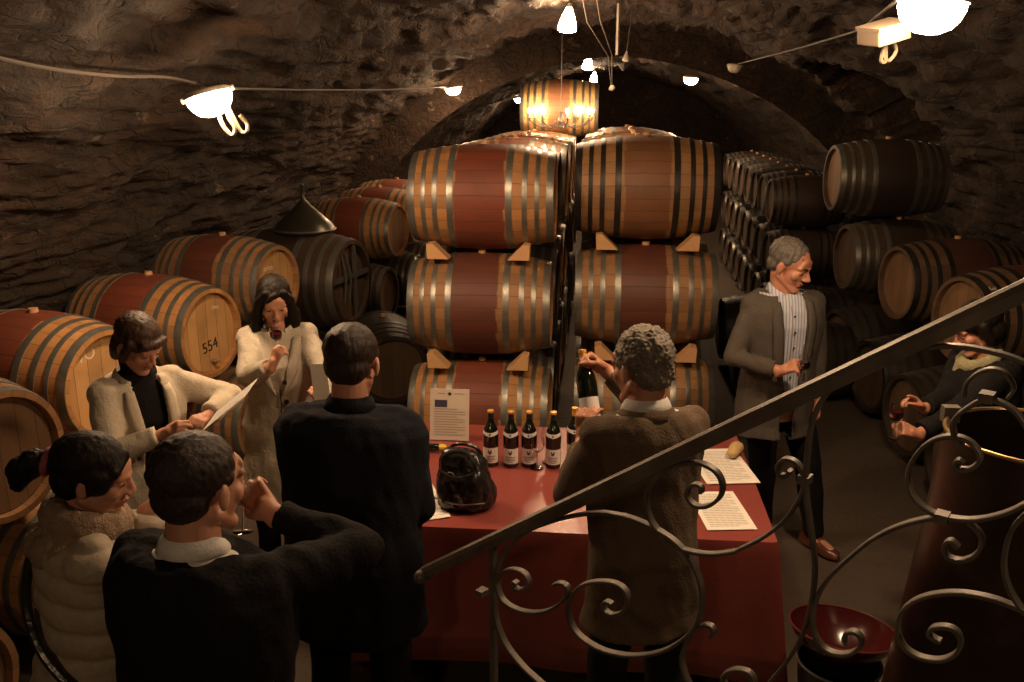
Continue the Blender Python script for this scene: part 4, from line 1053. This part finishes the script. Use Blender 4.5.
    def lapels(s, mat, wid, zb, zt, off, width=.05):
        for sg in (-1, 1):
            rows = []
            for i in range(11):
                t = i / 10; z = zb + (zt - zb) * t; xi = wid(z); wd = width * min(1, t * 2.2 + .15) * (1 if t < .8 else 1 - (t - .8) * 1.5)
                rows.append([s.w(s.u(sg * (xi + wd * a), s.surf(xi + wd * a, z, off) + (.010 if 0 < a < 1 else .004), z)) for a in (0, .33, .66, 1)])
            q = MB(); q.rings(rows, closed=False, cap=False); o = q.build('lapel', M[mat], s.root); m2 = o.modifiers.new('s', 'SOLIDIFY'); m2.thickness = .006; m2.offset = 0
    def collar(s, mat, r0=.064, r1=.072, h_=.045, z=.495, gap=.5, tilt=.35, name='collar', cy=-.022, th=.005):
        rows = []; n = 36
        for j, (r, dz) in enumerate(((r0, 0), ((r0 + r1) / 2 - .003, h_ * .6), (r1 - .004, h_), (r1 + .006, h_ * .7), (r1 + .016, h_ * .1))):
            ring = []
            for i in range(n + 1):
                a = pi / 2 + gap / 2 + (2 * pi - gap) * i / n
                fr = max(0, sin(a))
                ring.append(s.w(s.u(r * cos(a), cy + r * sin(a) * 1.02 + fr * .012, z + dz - fr * tilt * .12)))
            rows.append(ring)
        q = MB(); q.rings(rows, closed=False, cap=False); o = q.build(name, M[mat], s.root); m2 = o.modifiers.new('s', 'SOLIDIFY'); m2.thickness = th; return o
    def trousers(s, mat='darkpants', shoe='shoek'):
        k = s.k; q = MB()
        q.sphere(s.w(s.u(0, -.005, -.03)), V((.165, .12, .11)) * k, s.B)
        for side, hip, kn, ank, td in s.legs:
            q.cap(s.w(hip), .098 * k, s.w(kn), .074 * k, 16); q.cap(s.w(kn), .074 * k, s.w(ank) + V((0, 0, .02)), .058 * k, 16)
        remesh(q, 'trousers', M[mat], s.root, .012, 3, lambda p, n: noise.noise(p * 7) * .008)
        for side, hip, kn, ank, td in s.legs:
            a = s.w(ank); r = td.cross(Z).normalized(); q = MB()
            rs = []
            for t, w_, z1 in ((-.085, .018, .05), (-.075, .032, .075), (-.03, .038, .085), (.03, .036, .08), (.08, .044, .06), (.13, .046, .045), (.17, .036, .036), (.19, .014, .02)):
                rs.append([a + td * t * k + r * cos(g) * w_ * k + V((0, 0, -a.z + (max(sin(g), -.0) * z1 + .012 if sin(g) > 0 else .012 + sin(g) * .010) * k)) for g in [2 * pi * j / 18 for j in range(18)]])
            q.rings(rs); q.build('shoe', M[shoe], s.root)
    def hair(s, parts, mat, disp, vox=.0055, sm=1, name='hair', cut=None):
        q = MB()
        for p in parts:
            if p[0] == 'e': q.sphere(s.h(*p[1]), V(p[2]) * s.hk, s.hM, 24, 16)
            else:
                pts = p[1]; rr = p[2]
                for i in range(len(pts) - 1): q.cap(s.h(*pts[i]), rr[i] * s.hk, s.h(*pts[i + 1]), rr[i + 1] * s.hk, 12)
        inv = s.hM.transposed()
        def dd(p, n): return disp(inv @ (p - s.w(s.hc)) / s.k) * s.k
        return remesh(q, name, M[mat], s.root, vox, sm, dd)
def strands(f=70, a=.004, vert=.12):
    return lambda l: (noise.noise(V((l.x * f, l.y * f, l.z * f * vert))) + .5 * noise.noise(V((l.x * f * 2, l.y * f * 2, l.z * f * vert)))) * a
def curls(f=75, a=.008): return lambda l: (abs(noise.noise(l * f)) * 1.6 + noise.noise(l * f * .45) * .8) * a
SHORT = [('e', (0, -.030, .046), (.083, .099, .082)), ('e', (0, -.060, -.008), (.071, .056, .060)), ('e', (.071, -.012, .030), (.011, .036, .024)), ('e', (-.071, -.012, .030), (.011, .036, .024))]

# --- grey-haired man in a tweed jacket (far right)
p = Person('grey-haired man in a grey-brown jacket and pale open-collared shirt, holding red wine', at(797, 243, z=1.77), -74, 1.78, 2, 0, 'm', (-38, 20, 0), 'skin2')
wr = at(781, 371, y=4.47); p.arm(1, wr, (-.9, .1, -.7), (at(800, 362, y=4.40) - wr), (-.1, -.6, .8), .75, .8)
p.arm(-1, p.u(-.235, .03, -.10), (.4, .9, 0), (0, -.1, -1), (.8, 0, .2), .5)
ft = V((1.17, 4.86, 0)); p.leg(-1, ft + V((.08, -.04, 0)), V((.55, -.83, 0)).normalized()); p.leg(1, V((.98, 4.93, 0)), V((-.1, -1, 0)))
p.finish(); p.brows('hair_dkbrown')
p.garment('shirt', 'shirt', .006, -.06, sleeves=False, top=.50, fold=.004, vox=.007)
vw_ = lambda z: .035 + .035 * max(0, min(1, (z + .1) / .5))
p.garment('jacket', 'tweed_grey', .024, -.27, 1.08, cut=lambda l: l.y > .02 and abs(l.x) < vw_(l.z) and l.z > -.5, fold=.010)
p.lapels('tweed_grey', vw_, .02, .47, .028, .05); p.collar('shirt', gap=.9, r0=.066, r1=.074); p.collar('tweed_grey', .078, .086, .035, .475, 1.9, .3, 'jacket_collar')
p.trousers(shoe='shoe')
p.hair(SHORT, 'hair_grey', strands(60, .006, .5))
for z in (.40, .32, .24, .16, .08):
    q = MB(); q.lathe([(.001, .003), (.0055, .003), (.006, 0)], 10, Matrix.Translation(p.w(p.u(0, p.surf(0, z, .010) + .004, z))) @ (p.B @ Matrix.Rotation(-pi / 2, 3, 'X')).to_4x4()); q.build('shirt_button', M['button'], p.root)
q = MB(); q.tube([p.w(p.u(.012, p.surf(0, z / 20, .010) + .001, z / 20)) for z in range(0, 10)], .0016, 6); q.build('shirt_placket', M['textink'], p.root)
q = MB(); q.box((0, 0, 0), (.09, .008, .05), p.B.to_3x3()); o = q.build('pocket_flap', M['tweed_grey'], p.root, smooth=False); o.location = p.w(p.u(.105, .125, -.10))
gl = at(806, 383, y=4.39); glass(gl, 'stemmed glass of red wine held by the grey-haired man', .82, .02, (0, R_(-8), 0))

# --- curly-haired man holding a bottle
bb = at(592, 424, D=3.32); bt = at(583, 357, D=3.36)
p = Person('curly grey-haired man in a brown tweed jacket holding up a wine bottle', at(641, 333, z=1.74), 112, 1.75, 6, 0, 'm', (132, 10, 0), 'skin2')
dB = (bt - bb).normalized()
fd, nm = V((.10, .10, 1)), V((-.35, -.9, .1)); wr = p.grip(bb + dB * .035, fd, nm, .085, .052); p.arm(-1, wr, (-.35, -.5, -.9), fd, nm, .45, .8)
nk = bb + dB * .225; fd, nm = V((-.85, -.05, .55)), V((.25, .75, .45)); wr = p.grip(nk, fd, nm, .085, .032); p.arm(1, wr, (.5, .2, -.9), fd, nm, .85, .9)
p.finish()
p.garment('shirt', 'whiteshirt', -.012, -.06, sleeves=False, top=.50, fold=.003, vox=.008)
p.garment('jacket', 'tweed_brown', .018, -.27, 1.08, fold=.011)
p.collar('whiteshirt', .066, .073, .052, .497, .9); p.collar('tweed_brown', .078, .088, .036, .48, 1.8, .3, 'jacket_collar')
p.trousers()
p.hair(SHORT + [('e', (0, -.03, .062), (.078, .09, .074))], 'hair_saltpepper', curls(80, .008), vox=.0045)
q = Z.rotation_difference(dB).to_euler()
t = bottle(bb, 'wine bottle with a plain cream label held up by the curly-haired man', plainlab=True, rot=q)
t.rotation_euler = (q.x, q.y, q.z)

# --- man in the dark sweater
p = Person('man in a dark navy sweater seen from behind, standing before the table', at(352, 327, z=1.74), 84, 1.82, 7, 0, 'm', (86, 12, 0))
p.arm(-1, p.u(-.13, .28, .12), (-.25, -.2, -1), (.3, 1, 0), (-.3, 0, 1), .5); p.arm(1, p.u(.12, .28, .12), (.25, -.2, -1), (-.3, 1, 0), (.3, 0, 1), .5)
p.finish()
p.garment('sweater', 'navy', .060, -.26, 1.05, fold=.010, sleeve=(.075, .062, .045)); p.collar('navy', .064, .070, .05, .49, .1, .1, 'sweater_collar', th=.012)
p.trousers()
p.hair(SHORT, 'hair_dkbrown', strands(60, .003, .6))

# --- man in the foreground, glass at his face
p = Person('man with cropped dark hair in a black hooded jacket, raising a glass', at(195, 438, z=1.74), 72, 1.77, 4, 0, 'm', (66, 6, 0))
wr = at(272, 513, D=2.30); p.arm(1, wr, (.9, -.2, -.25), at(242, 482, D=2.33) - wr, (.35, -.9, .3), .42, .8, curls=(.35, .42, .5, .6))
p.arm(-1, p.u(-.2, .32, .12), (-1, 0, -.6), (.3, 1, .2), (-.3, 0, 1), .5)
p.finish(.005)
p.garment('shirt', 'whiteshirt', -.012, -.06, sleeves=False, top=.50, fold=.003, vox=.008)
def hood(q):
    for i in range(9):
        a = pi + pi * i / 8; q.sphere(p.w(p.u(.115 * cos(a), -.035 + .085 * sin(a), .475 + .012 * sin(a))), V((.048, .042, .038)) * p.k, p.B)
    q.sphere(p.w(p.u(0, -.125, .40)), V((.11, .045, .10)) * p.k, p.B)
p.garment('jacket', 'blackcloth', .045, -.26, 1.1, fold=.014, sleeve=(.074, .057, .042), extra=hood, cuff=.02)
p.collar('whiteshirt', .062, .067, .042, .50, .9)
p.trousers()
p.hair(SHORT, 'hair_dkbrown', strands(80, .003, .8), vox=.005)
glass(at(240, 500, D=2.30) + V((0, 0, -.09)), 'stemmed glass raised to the face of the man in the black hooded jacket', .85, 0, (R_(-12), 0, 0))

# --- woman with ponytail and beige puffer (foreground left)
p = Person('woman with a black ponytail in a beige quilted jacket with a fleece collar', at(90, 443, z=1.62) + V((-.01, .04, 0)), 35, 1.63, 6, 0, 'f', (14, 14, 0))
wr = at(150, 508, D=2.55); p.arm(-1, p.u(-.05, .34, .20), (-.5, .6, -.8), (.7, .2, .4), (0, -.6, .6), .5); p.arm(1, wr, (-.2, -.6, -.9), V((.5, .4, .3)), (0, -.6, .6), .5)
p.finish()
def quilt(l, q_): 
    return .014 * abs(sin((l.z + .02 * sin(l.x * 9)) * pi / .085)) ** .6
p.garment('quilted_jacket', 'puffer', .040, -.36, 1.12, fold=.010, disp=quilt, sleeve=(.078, .070, .052), sm=3, vox=.0075)
q = MB()
for i in range(17):
    a = 2 * pi * i / 16; q.sphere(p.w(p.u(.092 * cos(a), -.015 + .085 * sin(a), .51 + .02 * -sin(a))), V((.044, .044, .055)) * p.k, p.B)
for i in range(7):
    a = pi + pi * i / 6; q.sphere(p.w(p.u(.12 * cos(a), -.03 + .11 * sin(a), .445)), V((.05, .045, .05)) * p.k, p.B)
remesh(q, 'fleece_collar', M['fleece'], p.root, .008, 3, lambda a, n: noise.noise(a * 60) * .005)
q = MB(); q.tube(catmull([p.w(p.u(-.06, -.160, .40)), p.w(p.u(.04, -.178, .30)), p.w(p.u(.13, -.150, .19)), p.w(p.u(.205, -.07, .09)), p.w(p.u(.235, .04, .0))], 8), .013, 8); q.build('bag_strap', M['leather'], p.root)
p.trousers()
p.hair([('e', (0, -.028, .044), (.084, .104, .084)), ('e', (0, -.06, -.01), (.076, .060, .066)), ('e', (.066, .0, .012), (.022, .055, .045)), ('e', (-.066, .0, .012), (.022, .055, .045)), ('c', [(.0, .06, .075), (.05, .055, .04), (.068, .02, -.01)], [.02, .018, .014])], 'hair_black', strands(70, .0025, .5))
p.hair([('c', [(0, -.125, .020), (0, -.165, .012), (.0, -.195, -.02), (.0, -.20, -.065)], [.026, .040, .040, .02]), ('c', [(0, -.16, .02), (.02, -.2, .0), (.03, -.205, -.04)], [.02, .025, .012])], 'hair_black', strands(80, .006, .4), name='ponytail')
q = MB(); cc = p.h(0, -.132, .02)
q.rings([[cc + p.hM @ V((cos(b_) * (.030 + .011 * cos(a)), .011 * sin(a), sin(b_) * (.030 + .011 * cos(a)))) for a in [2 * pi * j / 10 for j in range(10)]] for b_ in [2 * pi * i / 20 for i in range(20)]], loop=True); q.build('scrunchie', M['scrunchie'], p.root)

# --- woman reading a sheet
p = Person('short-haired brunette in a cream jacket over a black top, looking down at a sheet', at(143, 321, z=1.62), -38, 1.64, 8, 0, 'f', (-22, 30, 0))
wr1 = at(165, 433, D=3.58); p.arm(1, wr1, (-.8, -.6, -.9), at(192, 424, D=3.52) - wr1, (.1, -.75, .6), .55, .6)
wr2 = at(207, 416, D=3.75); p.arm(-1, wr2, (.9, .4, -.5), at(188, 424, D=3.6) - wr2, (.2, -.6, .7), .55, .6)
p.finish()
p.garment('black_top', 'blackcloth', .006, -.06, sleeves=False, top=.52, fold=.003, vox=.008)
q = MB(); q.cap(p.w(p.u(0, -.018, .47)), .060 * p.k, p.h(0, -.022, -.085), .053 * p.k, 18); remesh(q, 'turtleneck', M['blackcloth'], p.root, .007, 3)
vf = lambda z: .045 + .02 * max(0, min(1, (z) / .45))
p.garment('cream_jacket', 'cream', .034, -.34, 1.14, cut=lambda l: l.y > .02 and abs(l.x) < vf(l.z), fold=.010, sleeve=(.070, .060, .046))
p.lapels('cream', vf, .22, .46, .036, .05); p.collar('cream', .074, .088, .045, .47, 1.5, .3, 'jacket_collar')
p.trousers()
p.hair([('e', (0, -.028, .048), (.088, .106, .086)), ('e', (0, -.055, -.02), (.080, .066, .080)), ('c', [(.074, .02, .04), (.080, .012, -.01), (.074, .012, -.055)], [.020, .020, .012]), ('c', [(-.074, .02, .04), (-.080, .012, -.01), (-.074, .012, -.055)], [.020, .020, .012]),
        ('c', [(-.05, .066, .062), (0, .082, .060), (.045, .068, .056)], [.020, .020, .020]), ('c', [(.03, .076, .055), (.062, .050, .030)], [.018, .016]), ('c', [(.06, -.05, -.03), (.045, -.06, -.085)], [.035, .024]), ('c', [(-.06, -.05, -.03), (-.045, -.06, -.085)], [.035, .024])], 'hair_brown', strands(75, .0028, .25))
q = MB()
for z in (.30, .16): q.lathe([(.001, .005), (.009, .005), (.010, 0)], 12, Matrix.Translation(p.w(p.u(.078, p.surf(.078, z, .034) + .006, z))) @ (p.B @ Matrix.Rotation(-pi / 2, 3, 'X')).to_4x4())
q.build('button', M['button'], p.root)
a, b_ = at(196, 428, D=3.46), at(240, 392, D=3.40)
sheet('paper_sheet', (a + b_) / 2 + V((.02, .07, .0)), b_ - a, V((.12, .9, .25)), .235, .17, 'tilted white sheet held by the short-haired woman in the cream jacket', 'sheet', 8)

# --- woman in a trench coat smelling the wine
p = Person('long dark-haired woman in a pale beige buttoned coat, smelling the wine in her glass', at(273, 281, z=1.62), -72, 1.66, 3, 0, 'f', (-66, 24, 0))
gz = at(278, 336, y=3.90)
wr = at(272, 366, y=3.86); p.arm(1, wr, (-.6, -.2, -1), at(280, 345, y=3.87) - wr, (-.5, -.8, .1), .62, .8)
wr = at(322, 404, y=3.92); p.arm(-1, wr, (.9, .3, -.6), at(315, 388, y=3.9) - wr, (.5, -.8, .1), .7, .6)
p.finish()
p.garment('coat', 'trench', .032, -.50, 1.25, fold=.012, sleeve=(.068, .058, .050), vox=.0075)
p.lapels('trench', lambda z: .012 + .075 * max(0, (z - .16) / .3), .16, .46, .036, .055); p.collar('trench', .070, .088, .05, .475, 1.1, .3, 'coat_collar')
q = MB()
for z in (.24, .12, .0, -.13):
    for x in (.055,): q.lathe([(.001, .006), (.012, .006), (.013, 0)], 14, Matrix.Translation(p.w(p.u(x - .09, p.surf(x, z, .04) + .004, z))) @ (p.B @ Matrix.Rotation(-pi / 2, 3, 'X')).to_4x4())
q.build('button', M['button'], p.root)
q = MB(); q.tube([p.w(p.u(-.006, p.surf(0, z / 20, .038) + .004, z / 20)) for z in range(-9, 5)], .0028, 6); q.build('coat_seam', M['button'], p.root)
p.trousers()
p.hair([('e', (0, -.030, .046), (.085, .103, .083)), ('e', (0, -.06, -.03), (.082, .062, .09)),
        ('c', [(.045, .05, .085), (.078, .035, .03), (.088, .02, -.05), (.092, .04, -.13), (.075, .05, -.19)], [.018, .022, .027, .032, .018]),
        ('c', [(-.045, .05, .085), (-.078, .035, .03), (-.088, .02, -.05), (-.095, .04, -.13), (-.085, .05, -.20)], [.018, .022, .027, .032, .018]),
        ('e', (0, -.018, .018), (.093, .087, .080)), ('c', [(0, -.09, -.05), (0, -.10, -.17)], [.065, .055]), ('c', [(-.10, .0, -.08), (-.105, .01, -.19)], [.032, .028]), ('c', [(.10, .0, -.08), (.105, .01, -.19)], [.032, .028]), ('c', [(.0, .07, .088), (.042, .074, .055)], [.014, .012])], 'hair_black', strands(60, .003, .25), sm=3)
glass(gz + V((0, 0, -.088)), 'wine glass held to the nose of the long-haired woman in the pale coat', .85, .018, (R_(14), 0, 0))
a = at(320, 380, y=3.84)
sheet('paper_sheet', a + V((0, 0, -.01)), V((.95, -.2, .12)), V((-.1, .1, 1)), .085, .17, 'folded white paper upright in the hand of the long-haired woman in the pale coat', 'sheet', 0)

# --- dark-haired person at the right with raised hand
p = Person('dark-haired person in a black coat and olive scarf, one hand over a glass', at(972, 306, z=1.60), 192, 1.62, 14, 0, 'f', (182, 26, 0), 'skin2')
wr = at(922, 408, y=3.86); p.arm(1, wr, (.4, .2, -1), at(903, 392, y=3.84) - wr, (.2, .5, .8), .6, .5, curls=(.15, .55, .6, .65))
wr = at(914, 436, y=3.72); p.arm(-1, wr, (.4, -.5, -1), at(893, 427, y=3.70) - wr, (.1, -.7, .7), .7, .6)
p.leg(1); p.leg(-1)
p.finish(); p.brows('hair_black')
p.garment('coat', 'blackcloth', .050, -.62, 1.25, fold=.012, sleeve=(.074, .064, .050))
q = MB()
for i in range(17):
    a = 2 * pi * i / 16; q.sphere(p.w(p.u(.075 * cos(a), .0 + .075 * sin(a), .49 - .02 * sin(a))), V((.034, .034, .036)) * p.k, p.B)
q.cap(p.w(p.u(.02, .08, .46)), .035, p.w(p.u(.03, .15, .30)), .028)
remesh(q, 'scarf', M['scarf'], p.root, .008, 3, lambda a, n: noise.noise(V((a.x * 25, a.y * 25, a.z * 40))) * .006)
p.trousers()
p.hair([('e', (0, -.030, .048), (.092, .108, .088)), ('e', (0, -.055, -.02), (.088, .070, .088)), ('c', [(.078, -.01, .03), (.082, -.015, -.05)], [.026, .022]), ('c', [(-.078, -.01, .03), (-.082, -.015, -.05)], [.026, .022]), ('c', [(-.05, .066, .066), (0, .080, .066), (.045, .068, .062)], [.016, .016, .016])], 'hair_black', strands(75, .003, .25), sm=2)
glass(at(896, 416, y=3.70) + V((0, 0, -.10)), 'glass of red wine in the low hand of the person with the olive scarf', .85, .022)
vw = SC.view_settings; vw.view_transform = 'Standard'; vw.look = 'None'; vw.gamma = 1; vw.exposure = .3; vw.use_curve_mapping = False
w = bpy.data.worlds.new('cellar_dark'); SC.world = w; w.use_nodes = True; w.node_tree.nodes['Background'].inputs[0].default_value = (.01, .009, .008, 1); w.node_tree.nodes['Background'].inputs[1].default_value = .2
